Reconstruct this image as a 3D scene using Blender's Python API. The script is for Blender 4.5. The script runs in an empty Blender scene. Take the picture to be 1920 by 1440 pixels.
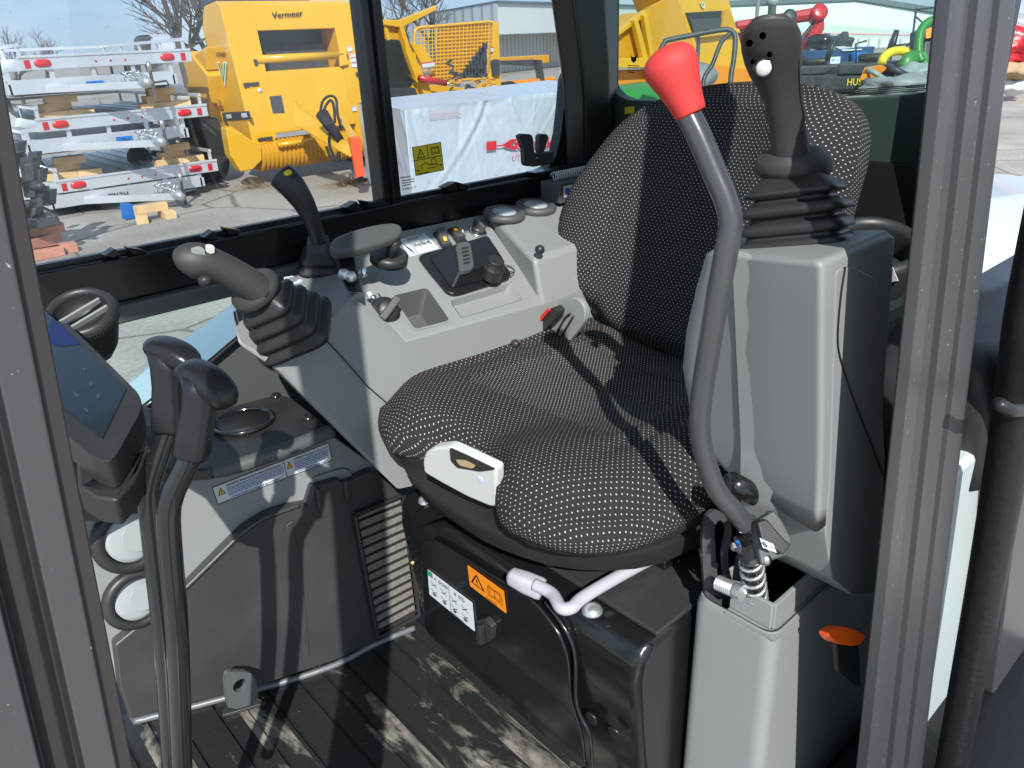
import bpy, bmesh, math, random
from mathutils import Vector as V, Matrix
random.seed(7)
S = bpy.context.scene
COL = S.collection
rad = math.radians
# ------------------------------------------------------------ camera
FPX, CX, CY = 1442.0, 960.0, 720.0          # focal length and centre in pixels of a 1920 px wide picture
Z0 = 1.75                                   # camera height above the yard
PITCH = math.atan(645 * math.cos(math.atan(-0.05)) / FPX)
YAW, ROLL = rad(40.7), math.atan(0.05)
fh = V((math.sin(YAW), math.cos(YAW), 0)); r0 = V((math.cos(YAW), -math.sin(YAW), 0)); zz = V((0, 0, 1))
FW = fh * math.cos(PITCH) - zz * math.sin(PITCH)
u0 = fh * math.sin(PITCH) + zz * math.cos(PITCH)
RT = r0 * math.cos(ROLL) - u0 * math.sin(ROLL)
UP = r0 * math.sin(ROLL) + u0 * math.cos(ROLL)
cd = bpy.data.cameras.new('camera'); cam = bpy.data.objects.new('camera', cd); COL.objects.link(cam)
cd.sensor_width = 36; cd.lens = FPX / 1920 * 36; cd.clip_start = 0.01; cd.clip_end = 3000
m = Matrix((RT, UP, -FW)).transposed().to_4x4(); m.translation = V((0, 0, Z0)); cam.matrix_world = m
S.camera = cam
# ------------------------------------------------------------ light
SUN_AZ = V((0.5623, 0.8269, 0)); SUN_EL = rad(38)
ld = bpy.data.lights.new('sun', 'SUN'); ld.energy = 4.6; ld.angle = rad(0.5); ld.color = (1, 0.965, 0.915)
sun = bpy.data.objects.new('sun', ld); COL.objects.link(sun)
sd = V((SUN_AZ.x * math.cos(SUN_EL), SUN_AZ.y * math.cos(SUN_EL), -math.sin(SUN_EL)))
sun.rotation_euler = sd.to_track_quat('-Z', 'Y').to_euler(); sun.location = (-5, -8, 12)
W = bpy.data.worlds.new('World'); S.world = W; W.use_nodes = True
wn = W.node_tree.nodes; wl = W.node_tree.links; wn.clear()
sky = wn.new('ShaderNodeTexSky'); sky.sky_type = 'NISHITA'; sky.sun_disc = False
sky.sun_elevation = SUN_EL; sky.sun_rotation = math.atan2(-SUN_AZ.x, -SUN_AZ.y); sky.dust_density = .2; sky.ozone_density = 4.0
bg = wn.new('ShaderNodeBackground'); bg.inputs[1].default_value = 0.15
wo = wn.new('ShaderNodeOutputWorld'); tc = wn.new('ShaderNodeTexCoord'); mp = wn.new('ShaderNodeMapping')
mp.inputs['Scale'].default_value = (1, 1, 3.0)
ns = wn.new('ShaderNodeTexNoise'); ns.inputs['Scale'].default_value = 2.6; ns.inputs['Detail'].default_value = 7; ns.inputs['Roughness'].default_value = .55
rp = wn.new('ShaderNodeValToRGB'); rp.color_ramp.elements[0].position = .46; rp.color_ramp.elements[1].position = .72
mx = wn.new('ShaderNodeMix'); mx.data_type = 'RGBA'; mx.inputs[7].default_value = (2.7, 3.5, 4.9, 1)
rp.color_ramp.elements[0].color = (.78, .78, .78, 1); rp.color_ramp.elements[1].color = (1, 1, 1, 1)
cl2 = wn.new('ShaderNodeMix'); cl2.data_type = 'RGBA'; cl2.inputs[6].default_value = (2.1, 3.1, 4.9, 1); cl2.inputs[7].default_value = (4.6, 5.2, 6.0, 1); rp2 = wn.new('ShaderNodeValToRGB'); rp2.color_ramp.elements[0].position = .44; rp2.color_ramp.elements[1].position = .62
wl.new(ns.outputs[0], rp2.inputs[0]); wl.new(rp2.outputs[0], cl2.inputs[0])
wl.new(tc.outputs['Generated'], mp.inputs[0]); wl.new(mp.outputs[0], ns.inputs['Vector']); wl.new(ns.outputs[0], rp.inputs[0])
wl.new(rp.outputs[0], mx.inputs[0]); wl.new(cl2.outputs[2], mx.inputs[7]); wl.new(sky.outputs[0], mx.inputs[6]); wl.new(mx.outputs[2], bg.inputs[0]); wl.new(bg.outputs[0], wo.inputs[0])
S.view_settings.view_transform = 'Standard'; S.view_settings.look = 'None'; S.view_settings.exposure = 0.42; S.view_settings.gamma = 1
S.render.engine = 'CYCLES'; S.cycles.max_bounces = 6; S.cycles.transparent_max_bounces = 12; S.cycles.sample_clamp_indirect = 6

# ------------------------------------------------------------ points
def ray(x, y): return FW + RT * ((x - CX) / FPX) - UP * ((y - CY) / FPX)
def P(x, y, ax, v):
    """world point (camera at z 0) seen at photo pixel x,y: on plane ax = v, at distance ax 'd', or on ax = (point, normal)"""
    r = ray(x, y)
    if ax == 'd': return r * v
    if ax == 'p': return r * (v[0].dot(v[1]) / r.dot(v[1]))
    return r * (v / r['xyz'.index(ax)])
def plane3(a, b, c):
    n = (b - a).cross(c - a).normalized()
    if n.dot(a) > 0: n = -n
    return (a, n)
def yp(v): return (V((0, v, 0)), V((0, -1, 0)))
def xp(v): return (V((v, 0, 0)), V((-1, 0, 0)))
def zp(v): return (V((0, 0, v)), V((0, 0, 1)))
def pts(l, pl): return [P(x, y, 'p', pl) for x, y in l]
def chaikin(l, n=2, closed=True, t=.25):
    for _ in range(n):
        o = []
        k = len(l)
        for i in range(k if closed else k - 1):
            a, b = l[i], l[(i + 1) % k]
            o += [a.lerp(b, t), a.lerp(b, 1 - t)]
        if not closed: o = [l[0]] + o + [l[-1]]
        l = o
    return l
def rcorn(l, r, n=4):
    """round the corners of a closed polygon with radius-like cut r"""
    o = []
    k = len(l)
    for i in range(k):
        a, b, c = l[i - 1], l[i], l[(i + 1) % k]
        d1, d2 = (a - b), (c - b)
        p = b + d1 * min(.49, r / max(d1.length, 1e-6)); q = b + d2 * min(.49, r / max(d2.length, 1e-6))
        for j in range(n + 1):
            t = j / n
            o.append(p * (1 - t) ** 2 + b * 2 * t * (1 - t) + q * t * t)
    return o
def spl(l, n=6):
    """Catmull-Rom through tuples/vectors"""
    l = [V(p) for p in l]; o = []
    for i in range(len(l) - 1):
        p0 = l[max(i - 1, 0)]; p1 = l[i]; p2 = l[i + 1]; p3 = l[min(i + 2, len(l) - 1)]
        for j in range(n):
            t = j / n
            o.append(.5 * ((2 * p1) + (p2 - p0) * t + (2 * p0 - 5 * p1 + 4 * p2 - p3) * t * t + (3 * p1 - p0 - 3 * p2 + p3) * t ** 3))
    o.append(l[-1]); return o

# ------------------------------------------------------------ objects
def link(o): COL.objects.link(o); return o
def setpar(o, parent):
    if parent is not None:
        o.parent = parent
        o.matrix_parent_inverse = wmat(parent).inverted()
def wmat(o):
    b = Matrix.LocRotScale(o.location, o.rotation_euler, o.scale)
    return b if o.parent is None else wmat(o.parent) @ o.matrix_parent_inverse @ b
def thing(name, label, cat, loc, group=None):
    o = link(bpy.data.objects.new(name, None)); o.location = V(loc) + V((0, 0, Z0)); o.empty_display_size = .1
    o['label'] = label; o['category'] = cat
    if group: o['group'] = group
    return o
def tag(o, label, cat, group=None):
    o['label'] = label; o['category'] = cat
    if group: o['group'] = group
    return o
def mk(name, vs, fs, mat, parent=None, smooth=False, bev=0, seg=2, fm=None, uvs=None, label=None, ang=30):
    me = bpy.data.meshes.new(name)
    me.from_pydata([(v[0], v[1], v[2] + Z0) for v in vs], [], fs)
    mats = mat if isinstance(mat, list) else [mat]
    for x in mats: me.materials.append(MT[x])
    if fm:
        for p, k in zip(me.polygons, fm): p.material_index = k
    if uvs:
        ul = me.uv_layers.new(name='UVMap')
        for p in me.polygons:
            for li in p.loop_indices: ul.data[li].uv = uvs[me.loops[li].vertex_index]
    bm = bmesh.new(); bm.from_mesh(me); bmesh.ops.recalc_face_normals(bm, faces=bm.faces); bm.to_mesh(me); bm.free()
    if smooth: me.shade_smooth()
    me.update()
    o = link(bpy.data.objects.new(name, me))
    if bev:
        b = o.modifiers.new('edge', 'BEVEL'); b.width = bev; b.segments = seg; b.limit_method = 'ANGLE'; b.angle_limit = rad(ang)
        b.harden_normals = True; me.shade_smooth()
    if label: o['label'] = label
    setpar(o, parent)
    return o
class MB:
    """collect several solids of ONE part into one mesh"""
    def __init__(s): s.v = []; s.f = []; s.m = []; s.uv = []
    def add(s, vs, fs, k=0):
        n = len(s.v); s.v += [V(v) for v in vs]; s.f += [tuple(i + n for i in f) for f in fs]; s.m += [k] * len(fs); return s
    def box(s, a, b, k=0, fr=None):
        x0, y0, z0 = a; x1, y1, z1 = b
        vs = [V((x, y, z)) for z in (z0, z1) for y in (y0, y1) for x in (x0, x1)]
        if fr: vs = [fr(*v) for v in vs]
        return s.add(vs, [(0, 2, 3, 1), (4, 5, 7, 6), (0, 1, 5, 4), (2, 6, 7, 3), (0, 4, 6, 2), (1, 3, 7, 5)], k)
    def prism(s, l, vec, k=0):
        n = len(l); l = [V(p) for p in l]; vec = V(vec)
        return s.add(l + [p + vec for p in l], [tuple(range(n))] + [tuple(range(2 * n - 1, n - 1, -1))] + [(i, (i + 1) % n, n + (i + 1) % n, n + i) for i in range(n)], k)
    def rings(s, rs, k=0, cap=True, closed=False):
        n = len(rs[0]); vs = [p for r in rs for p in r]; fs = []
        m_ = len(rs)
        for i in range(m_ if closed else m_ - 1):
            for j in range(n):
                a = i * n; b = ((i + 1) % m_) * n
                fs.append((a + j, a + (j + 1) % n, b + (j + 1) % n, b + j))
        if cap and not closed: fs += [tuple(range(n - 1, -1, -1)), tuple(range((m_ - 1) * n, m_ * n))]
        return s.add(vs, fs, k)
    def tube(s, l, r, k=0, n=12, cap=True, closed=False):
        l = [V(p) for p in l]; rs = []; N = len(l); up = None
        for i, p in enumerate(l):
            if closed: t = (l[(i + 1) % N] - l[i - 1]).normalized()
            else: t = (l[min(i + 1, N - 1)] - l[max(i - 1, 0)]).normalized()
            if up is None: up = t.orthogonal().normalized()
            up = (up - t * up.dot(t)).normalized(); w = t.cross(up)
            q = r[i] if isinstance(r, (list, tuple)) else r
            rs.append([p + up * (q * math.cos(2 * math.pi * j / n)) + w * (q * math.sin(2 * math.pi * j / n)) for j in range(n)])
        return s.rings(rs, k, cap, closed)
    def lathe(s, o, ax, prof, k=0, n=24, cap=True):
        ax = V(ax).normalized(); u = ax.orthogonal().normalized(); w = ax.cross(u); o = V(o)
        return s.rings([[o + ax * h + (u * math.cos(2 * math.pi * j / n) + w * math.sin(2 * math.pi * j / n)) * max(r, 1e-4) for j in range(n)] for r, h in prof], k, cap)
    def loft(s, st, side, k=0, n=24, e=2.0, cap=True):
        """st: (centre, ra, rb[, e]); ra along side, rb across"""
        rs = []; side = V(side); N = len(st); cs = [V(q[0]) for q in st]
        for i, q in enumerate(st):
            t = (cs[min(i + 1, N - 1)] - cs[max(i - 1, 0)]).normalized()
            a = (side - t * side.dot(t)).normalized(); b = t.cross(a); ee = q[3] if len(q) > 3 else e; r = []
            for j in range(n):
                th = 2 * math.pi * (j + .5) / n; c_, s_ = math.cos(th), math.sin(th)
                r.append(cs[i] + a * q[1] * math.copysign(abs(c_) ** (2 / ee), c_) + b * q[2] * math.copysign(abs(s_) ** (2 / ee), s_))
            rs.append(r)
        return s.rings(rs, k, cap)
    def frames(s, st, u, w, k=0, n=28, e=2.3):
        rs = []
        for c, ra, rb in st:
            r = []
            for j in range(n):
                th = 2 * math.pi * (j + .5) / n; c_, s_ = math.cos(th), math.sin(th)
                r.append(c + u * ra * math.copysign(abs(c_) ** (2 / e), c_) + w * rb * math.copysign(abs(s_) ** (2 / e), s_))
            rs.append(r)
        return s.rings(rs, k)
    def build(s, name, mat, parent=None, **kw):
        if isinstance(mat, list): kw['fm'] = s.m
        return mk(name, s.v, s.f, mat, parent, **kw)
def slab(name, l, pl, h0, h1, mat, parent=None, r=0, ch=0, **kw):
    """prism standing on plane pl, outline given in photo pixels, from height h0 to h1 along the plane normal"""
    q = pts(l, pl)
    if r: q = rcorn(q, r)
    if ch: q = chaikin(q, ch)
    return MB().prism([p + pl[1] * h0 for p in q], pl[1] * (h1 - h0)).build(name, mat, parent, **kw)
def tube(name, l, r, mat, parent=None, n=14, **kw): return MB().tube(l, r, 0, n).build(name, mat, parent, smooth=True, **kw)
def box(name, a, b, mat, parent=None, fr=None, **kw): return MB().box(a, b, 0, fr).build(name, mat, parent, **kw)
_T = {}
def textgeo(s):
    if s not in _T:
        cu = bpy.data.curves.new('t', 'FONT'); cu.body = s; cu.align_x = 'LEFT'; cu.resolution_u = 2; cu.offset = .018
        o = link(bpy.data.objects.new('t', cu)); dg = bpy.context.evaluated_depsgraph_get(); me = bpy.data.meshes.new_from_object(o.evaluated_get(dg))
        vs = [v.co.copy() for v in me.vertices]; fs = [tuple(p.vertices) for p in me.polygons]
        bpy.data.objects.remove(o); bpy.data.curves.remove(cu); bpy.data.meshes.remove(me)
        w = max(v.x for v in vs); x0 = min(v.x for v in vs); h = .7
        _T[s] = ([((v.x - x0) / (w - x0), v.y / h) for v in vs], fs, (w - x0) / h)
    return _T[s]
def decal(name, q, els, parent, base='label_white', h=.0008, label=None, nrm=None):
    """flat sticker with its print; q: 4 world points TL TR BR BL; els in unit coordinates (u right, v down)"""
    tl, tr, br, bl = q; n = (tr - tl).cross(bl - tl).normalized()
    if nrm is not None:
        if n.dot(nrm) < 0: n = -n
    elif n.dot(tl) > 0: n = -n
    mats = []; mb = MB()
    def mi(x):
        if x not in mats: mats.append(x)
        return mats.index(x)
    def uv(u, v, k): return (tl * (1 - u) + tr * u) * (1 - v) + (bl * (1 - u) + br * u) * v + n * (h + h * .5 * k)
    if base:
        t = [uv(0, 0, 0), uv(1, 0, 0), uv(1, 1, 0), uv(0, 1, 0)]
        mb.prism(rcorn(t, (tr - tl).length * .02, 2), -n * h * .8, mi(base))
    W_ = (tr - tl).length; H_ = (bl - tl).length
    for e in els:
        k = e[0]
        if k == 'rect': _, a, b, c, d, mm = e; mb.add([uv(a, b, 1), uv(c, b, 1), uv(c, d, 1), uv(a, d, 1)], [(0, 1, 2, 3)], mi(mm))
        elif k == 'poly': mb.add([uv(a, b, e[3] if len(e) > 3 else 1.6) for a, b in e[1]], [tuple(range(len(e[1])))], mi(e[2]))
        elif k == 'text':
            _, s, a, b, hh, mm = e[:6]; g, fs, asp = textgeo(s); ww = asp * hh * H_ / W_ if len(e) < 7 else e[6]
            mb.add([uv(a + x * ww, b - y * hh, 2.4) for x, y in g], fs, mi(mm))
        elif k == 'lines':
            _, a, b, c, d, nn, mm = e
            for i in range(nn):
                y = b + (d - b) * (i + .5) / nn; hh = (d - b) / nn * .22; x = a; end = c if i < nn - 1 else a + (c - a) * .6
                while x < end:
                    w_ = random.uniform(.02, .07) * (c - a) * 1.2; mb.add([uv(x, y - hh, 1.6), uv(min(x + w_, end), y - hh, 1.6), uv(min(x + w_, end), y + hh, 1.6), uv(x, y + hh, 1.6)], [(0, 1, 2, 3)], mi(mm)); x += w_ + .012 * (c - a)
        elif k == 'line':
            _, (a, b), (c, d), w_, mm = e; dx, dy = (c - a) * W_, (d - b) * H_; L = math.hypot(dx, dy) or 1; nx, ny = -dy / L * w_ * .5 / W_, dx / L * w_ * .5 / H_
            mb.add([uv(a + nx, b + ny, 2), uv(c + nx, d + ny, 2), uv(c - nx, d - ny, 2), uv(a - nx, b - ny, 2)], [(0, 1, 2, 3)], mi(mm))
    me = bpy.data.meshes.new(name); me.from_pydata([(v[0], v[1], v[2] + Z0) for v in mb.v], [], mb.f)
    for x in mats: me.materials.append(MT[x])
    for p, k in zip(me.polygons, mb.m): p.material_index = k
    o = link(bpy.data.objects.new(name, me))
    if label: o['label'] = label
    setpar(o, parent); return o
def warn_tri(a, b, w, h, mm='print_black', inner='label_orange'):
    return [('poly', [(a + w / 2, b), (a + w, b + h), (a, b + h)], mm, 1.2), ('poly', [(a + w * .5, b + h * .22), (a + w * .84, b + h * .9), (a + w * .16, b + h * .9)], inner, 1.8),
            ('rect', a + w * .46, b + h * .42, a + w * .54, b + h * .7, mm), ('poly', [(a + w * .46, b + h * .42), (a + w * .54, b + h * .42), (a + w * .54, b + h * .7), (a + w * .46, b + h * .7)], mm, 2.4),
            ('poly', [(a + w * .46, b + h * .75), (a + w * .54, b + h * .75), (a + w * .54, b + h * .83), (a + w * .46, b + h * .83)], mm, 2.4)]
def book(a, b, w, h, mm='print_black'):
    t = .0009; o = []
    L = [(a, b + h * .15), (a, b + h), (a + w * .5, b + h * .9), (a + w, b + h), (a + w, b + h * .15), (a + w * .5, b + h * .2), (a, b + h * .15)]
    M_ = [(a + w * .12, b), (a + w * .12, b + h * .8), (a + w * .5, b + h * .75), (a + w * .88, b + h * .8), (a + w * .88, b), (a + w * .5, b + h * .12), (a + w * .12, b)]
    for l in (L, M_):
        for p, q in zip(l, l[1:]): o.append(('line', p, q, t, mm))
    o.append(('line', (a + w * .5, b + h * .1), (a + w * .5, b + h * .9), t, mm)); return o

# ------------------------------------------------------------ materials
MT = {}
def MAT(name, col, rough=.5, metal=0, bump=None, var=None, coat=0, spec=.5, emis=None, dust=None):
    """bump=(scale, strength); var=(scale, amount, colour) patches; dust=(scale, lo, hi, colour)"""
    m = bpy.data.materials.new(name); m.use_nodes = True; nt = m.node_tree; b = nt.nodes['Principled BSDF']; N = nt.nodes.new; L = nt.links.new
    b.inputs['Base Color'].default_value = (*col, 1); b.inputs['Roughness'].default_value = rough; b.inputs['Metallic'].default_value = metal
    b.inputs['Coat Weight'].default_value = coat; b.inputs['Coat Roughness'].default_value = .08; b.inputs['Specular IOR Level'].default_value = spec
    tcn = N('ShaderNodeTexCoord'); cur = None
    for d in ([var + (None,)] if var else []) + ([dust] if dust else []):
        n = N('ShaderNodeTexNoise'); n.inputs['Scale'].default_value = d[0]; n.inputs['Detail'].default_value = 6; n.inputs['Roughness'].default_value = .62; L(tcn.outputs['Object'], n.inputs['Vector'])
        mxn = N('ShaderNodeMix'); mxn.data_type = 'RGBA'; r = N('ShaderNodeValToRGB'); L(n.outputs[0], r.inputs[0]); L(r.outputs[0], mxn.inputs[0])
        if d[3] is None: r.color_ramp.elements[0].position = .35; r.color_ramp.elements[1].position = .7; r.color_ramp.elements[1].color = (d[1],) * 3 + (1,); c2 = d[2]
        else: r.color_ramp.elements[0].position = d[1]; r.color_ramp.elements[1].position = d[2]; c2 = d[3]
        if cur: L(cur, mxn.inputs[6])
        else: mxn.inputs[6].default_value = (*col, 1)
        mxn.inputs[7].default_value = (*c2, 1); cur = mxn.outputs[2]
    if cur: L(cur, b.inputs['Base Color'])
    if bump:
        n = N('ShaderNodeTexNoise'); n.inputs['Scale'].default_value = bump[0]; n.inputs['Detail'].default_value = 3; L(tcn.outputs['Object'], n.inputs['Vector'])
        bp = N('ShaderNodeBump'); bp.inputs['Strength'].default_value = bump[1]; bp.inputs['Distance'].default_value = 1.0 / bump[0] * .3; L(n.outputs[0], bp.inputs['Height']); L(bp.outputs[0], b.inputs['Normal'])
    if emis: b.inputs['Emission Color'].default_value = (*emis[0], 1); b.inputs['Emission Strength'].default_value = emis[1]
    MT[name] = m; return m
MAT('gray_plastic', (.255, .27, .266), .5, bump=(900, .14), var=(7, .35, (.225, .237, .233)), dust=(38, .66, .82, (.31, .32, .31)))
MAT('hole_shade', (0, 0, 0), 1, spec=0)
MAT('gray_dark_plastic', (.075, .08, .08), .5, bump=(900, .12))
MAT('gray_tray', (.10, .105, .105), .5, bump=(900, .1))
MAT('black_plastic', (.024, .0245, .025), .42, bump=(700, .2), dust=(9, .5, .85, (.05, .05, .047)))
MAT('black_grain', (.012, .0125, .015), .30, bump=(420, .4))
MAT('grip_rubber', (.040, .038, .037), .55, bump=(650, .45))
MAT('boot_rubber', (.022, .022, .023), .42, bump=(200, .08))
MAT('black_paint', (.008, .0085, .0095), .22, coat=.5, bump=(12, .03), dust=(6, .6, .9, (.035, .033, .03)))
MAT('black_steel', (.009, .009, .01), .3, bump=(60, .1))
MAT('box_steel', (.035, .037, .037), .42, bump=(40, .06), dust=(14, .55, .8, (.06, .06, .055)))
MAT('frame_black', (.006, .007, .008), .25, bump=(80, .05))
MAT('charcoal_tube', (.055, .057, .062), .25, coat=.3, bump=(30, .04))
MAT('black_tube', (.012, .0135, .016), .18, coat=.6)
MAT('cloth_skirt', (.012, .012, .013), .85, bump=(300, .2))
MAT('red_knob', (.60, .05, .045), .62, bump=(600, .35), spec=.35)
MAT('red_plastic', (.55, .03, .02), .35)
MAT('orange_lever', (1.0, .13, .008), .3, bump=(200, .05))
MAT('white_handle', (.55, .57, .54), .4)
MAT('lilac_paint', (.42, .41, .46), .35)
MAT('button_white', (.55, .55, .52), .3)
MAT('zinc', (.66, .68, .68), .3, metal=.8, bump=(40, .2))
MAT('bright_metal', (.75, .75, .74), .22, metal=1)
MAT('gold_bolt', (.6, .42, .18), .3, metal=1)
MAT('foam_filter', (.13, .125, .11), .95, bump=(420, .6), var=(350, .9, (.30, .285, .25)))
MAT('post_gray', (.062, .062, .066), .34, bump=(400, .08), dust=(190, .66, .72, (.34, .34, .35)))
MAT('post_dark', (.028, .028, .031), .4, bump=(300, .1), dust=(200, .72, .76, (.2, .2, .2)))
MAT('seal_rubber', (.014, .014, .016), .42, bump=(60, .3))
MAT('body_white', (.62, .70, .69), .25, coat=.4)
MAT('vent_white', (.33, .37, .37), .35)
MAT('screen', (.012, .020, .026), .25, coat=.4)
MAT('post_brown', (.050, .044, .042), .4, bump=(300, .1), dust=(160, .72, .76, (.2, .2, .2)))
MAT('screen_blue', (.006, .012, .06), .2, emis=((.01, .02, .3), .05))
MAT('screen_mark', (.03, .045, .06), .3)
MAT('label_white', (.62, .66, .68), .4)
MAT('label_orange', (.80, .25, .01), .4)
MAT('label_yellow', (.72, .56, .02), .4)
MAT('label_blue', (.45, .58, .75), .4)
MAT('label_green', (.02, .30, .18), .4)
MAT('print_black', (.01, .01, .01), .5)
MAT('print_blue', (.05, .10, .38), .5)
MAT('print_red', (.65, .02, .04), .5)
MAT('print_pale_red', (.72, .35, .40), .5)
MAT('print_white', (.8, .8, .78), .5)
MAT('amber', (.8, .35, .02), .3, emis=((.9, .4, .05), .25))
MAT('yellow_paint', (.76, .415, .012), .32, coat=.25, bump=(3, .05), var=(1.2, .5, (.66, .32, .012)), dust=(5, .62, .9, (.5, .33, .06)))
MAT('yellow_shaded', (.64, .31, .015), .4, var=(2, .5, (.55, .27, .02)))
MAT('aluminium', (.74, .76, .78), .34, metal=.55, bump=(25, .15), var=(3, .4, (.55, .57, .6)))
MAT('dust_gray', (.2, .2, .2), .8)
MAT('tail_red', (.65, .01, .02), .2, coat=.5)
MAT('reflector_red', (.5, .01, .01), .3)
MAT('tyre', (.012, .012, .012), .8, bump=(20, .4), dust=(8, .5, .8, (.05, .045, .04)))
MAT('wood', (.76, .52, .27), .7, var=(4, .8, (.58, .36, .16)), bump=(30, .2))
MAT('wood_pink', (.62, .30, .20), .7, var=(4, .8, (.42, .16, .09)))
MAT('blue_plastic', (.01, .18, .62), .35)
MAT('kick_plastic', (.044, .045, .046), .4, bump=(500, .15), dust=(5, .45, .85, (.075, .075, .07)))
MAT('tarp', (.52, .58, .64), .36, bump=(3, .35), var=(1.2, .6, (.44, .50, .56)))
MAT('strip_metal', (.16, .17, .18), .45, metal=.3, bump=(30, .3))
MAT('bracket_steel', (.09, .10, .10), .4, bump=(40, .1))
MAT('siding_white', (.60, .63, .62), .5, var=(.4, .5, (.54, .57, .55)))
MAT('siding_mint', (.55, .63, .60), .5, var=(.3, .5, (.48, .57, .54)))
MAT('siding_shade', (.20, .20, .19), .6)
MAT('roof_trim', (.12, .16, .19), .5)
MAT('bark', (.10, .085, .075), .9)
MAT('dumpster_blue', (.02, .08, .22), .4, var=(4, .6, (.015, .06, .16)))
MAT('green_paint', (.03, .22, .04), .4)
MAT('bright_yellow', (.75, .60, .02), .35)
MAT('orange_paint', (.80, .27, .01), .4)
MAT('red_paint', (.50, .012, .02), .3, coat=.3)
MAT('jack_orange', (.80, .09, .02), .35)
MAT('dark_machine', (.03, .035, .04), .45, var=(6, .7, (.07, .08, .09)))
MAT('silver_cover', (.32, .34, .35), .5, var=(6, .6, (.2, .22, .23)))
MAT('cardboard', (.42, .30, .17), .8)
MAT('dry_grass', (.42, .30, .14), .9)
MAT('junk', (.35, .33, .3), .7, var=(8, 1, (.05, .05, .05)))
MAT('spiral', (.6, .62, .62), .35, metal=.6)
MAT('machine_green', (.02, .33, .06), .4)
MAT('window_dark', (.02, .025, .025), .2, bump=(6, .1))
MAT('belt_dark', (.06, .065, .065), .6, bump=(10, .2))

def nodes(name):
    m = bpy.data.materials.new(name); m.use_nodes = True; MT[name] = m; nt = m.node_tree; return m, nt, nt.nodes['Principled BSDF'], nt.nodes['Material Output']
def math_(nt, op, a, b=None, c=None):
    n = nt.nodes.new('ShaderNodeMath'); n.operation = op
    for i, x in enumerate((a, b, c)):
        if x is None: continue
        if isinstance(x, (int, float)): n.inputs[i].default_value = x
        else: nt.links.new(x, n.inputs[i])
    return n.outputs[0]
def fabric(name, pu, pv, du, dv, base, dot):
    m, nt, b, out = nodes(name); N = nt.nodes.new; L = nt.links.new
    uvn = N('ShaderNodeUVMap'); sp = N('ShaderNodeSeparateXYZ'); L(uvn.outputs[0], sp.inputs[0])
    nz = N('ShaderNodeTexNoise'); nz.inputs['Scale'].default_value = 60; L(uvn.outputs[0], nz.inputs['Vector'])
    wob = math_(nt, 'MULTIPLY', math_(nt, 'SUBTRACT', nz.outputs[0], .5), pu * .5)
    v = math_(nt, 'DIVIDE', math_(nt, 'ADD', sp.outputs[1], wob), pv); row = math_(nt, 'FLOOR', v)
    u = math_(nt, 'ADD', math_(nt, 'DIVIDE', sp.outputs[0], pu), math_(nt, 'MULTIPLY', math_(nt, 'MODULO', math_(nt, 'ABSOLUTE', row), 2.0), .5))
    fu = math_(nt, 'DIVIDE', math_(nt, 'SUBTRACT', math_(nt, 'FRACT', u), .5), du); fv = math_(nt, 'DIVIDE', math_(nt, 'SUBTRACT', math_(nt, 'FRACT', v), .5), dv)
    d = math_(nt, 'ADD', math_(nt, 'MULTIPLY', fu, fu), math_(nt, 'MULTIPLY', fv, fv))
    mr = N('ShaderNodeMapRange'); L(d, mr.inputs[0]); mr.inputs[1].default_value = .7; mr.inputs[2].default_value = 1.25; mr.inputs[3].default_value = 1; mr.inputs[4].default_value = 0
    mxn = N('ShaderNodeMix'); mxn.data_type = 'RGBA'; L(mr.outputs[0], mxn.inputs[0]); mxn.inputs[6].default_value = (*base, 1); mxn.inputs[7].default_value = (*dot, 1)
    L(mxn.outputs[2], b.inputs['Base Color']); b.inputs['Roughness'].default_value = .95; b.inputs['Specular IOR Level'].default_value = .15
    bp = N('ShaderNodeBump'); bp.inputs['Strength'].default_value = .5; bp.inputs['Distance'].default_value = .001; L(mr.outputs[0], bp.inputs['Height']); L(bp.outputs[0], b.inputs['Normal'])
fabric('seat_fabric', .0080, .0049, .115, .155, (.027, .0255, .026), (.44, .425, .40))
fabric('seat_fabric_center', .0064, .0043, .155, .19, (.028, .0265, .0265), (.44, .42, .39))
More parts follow.
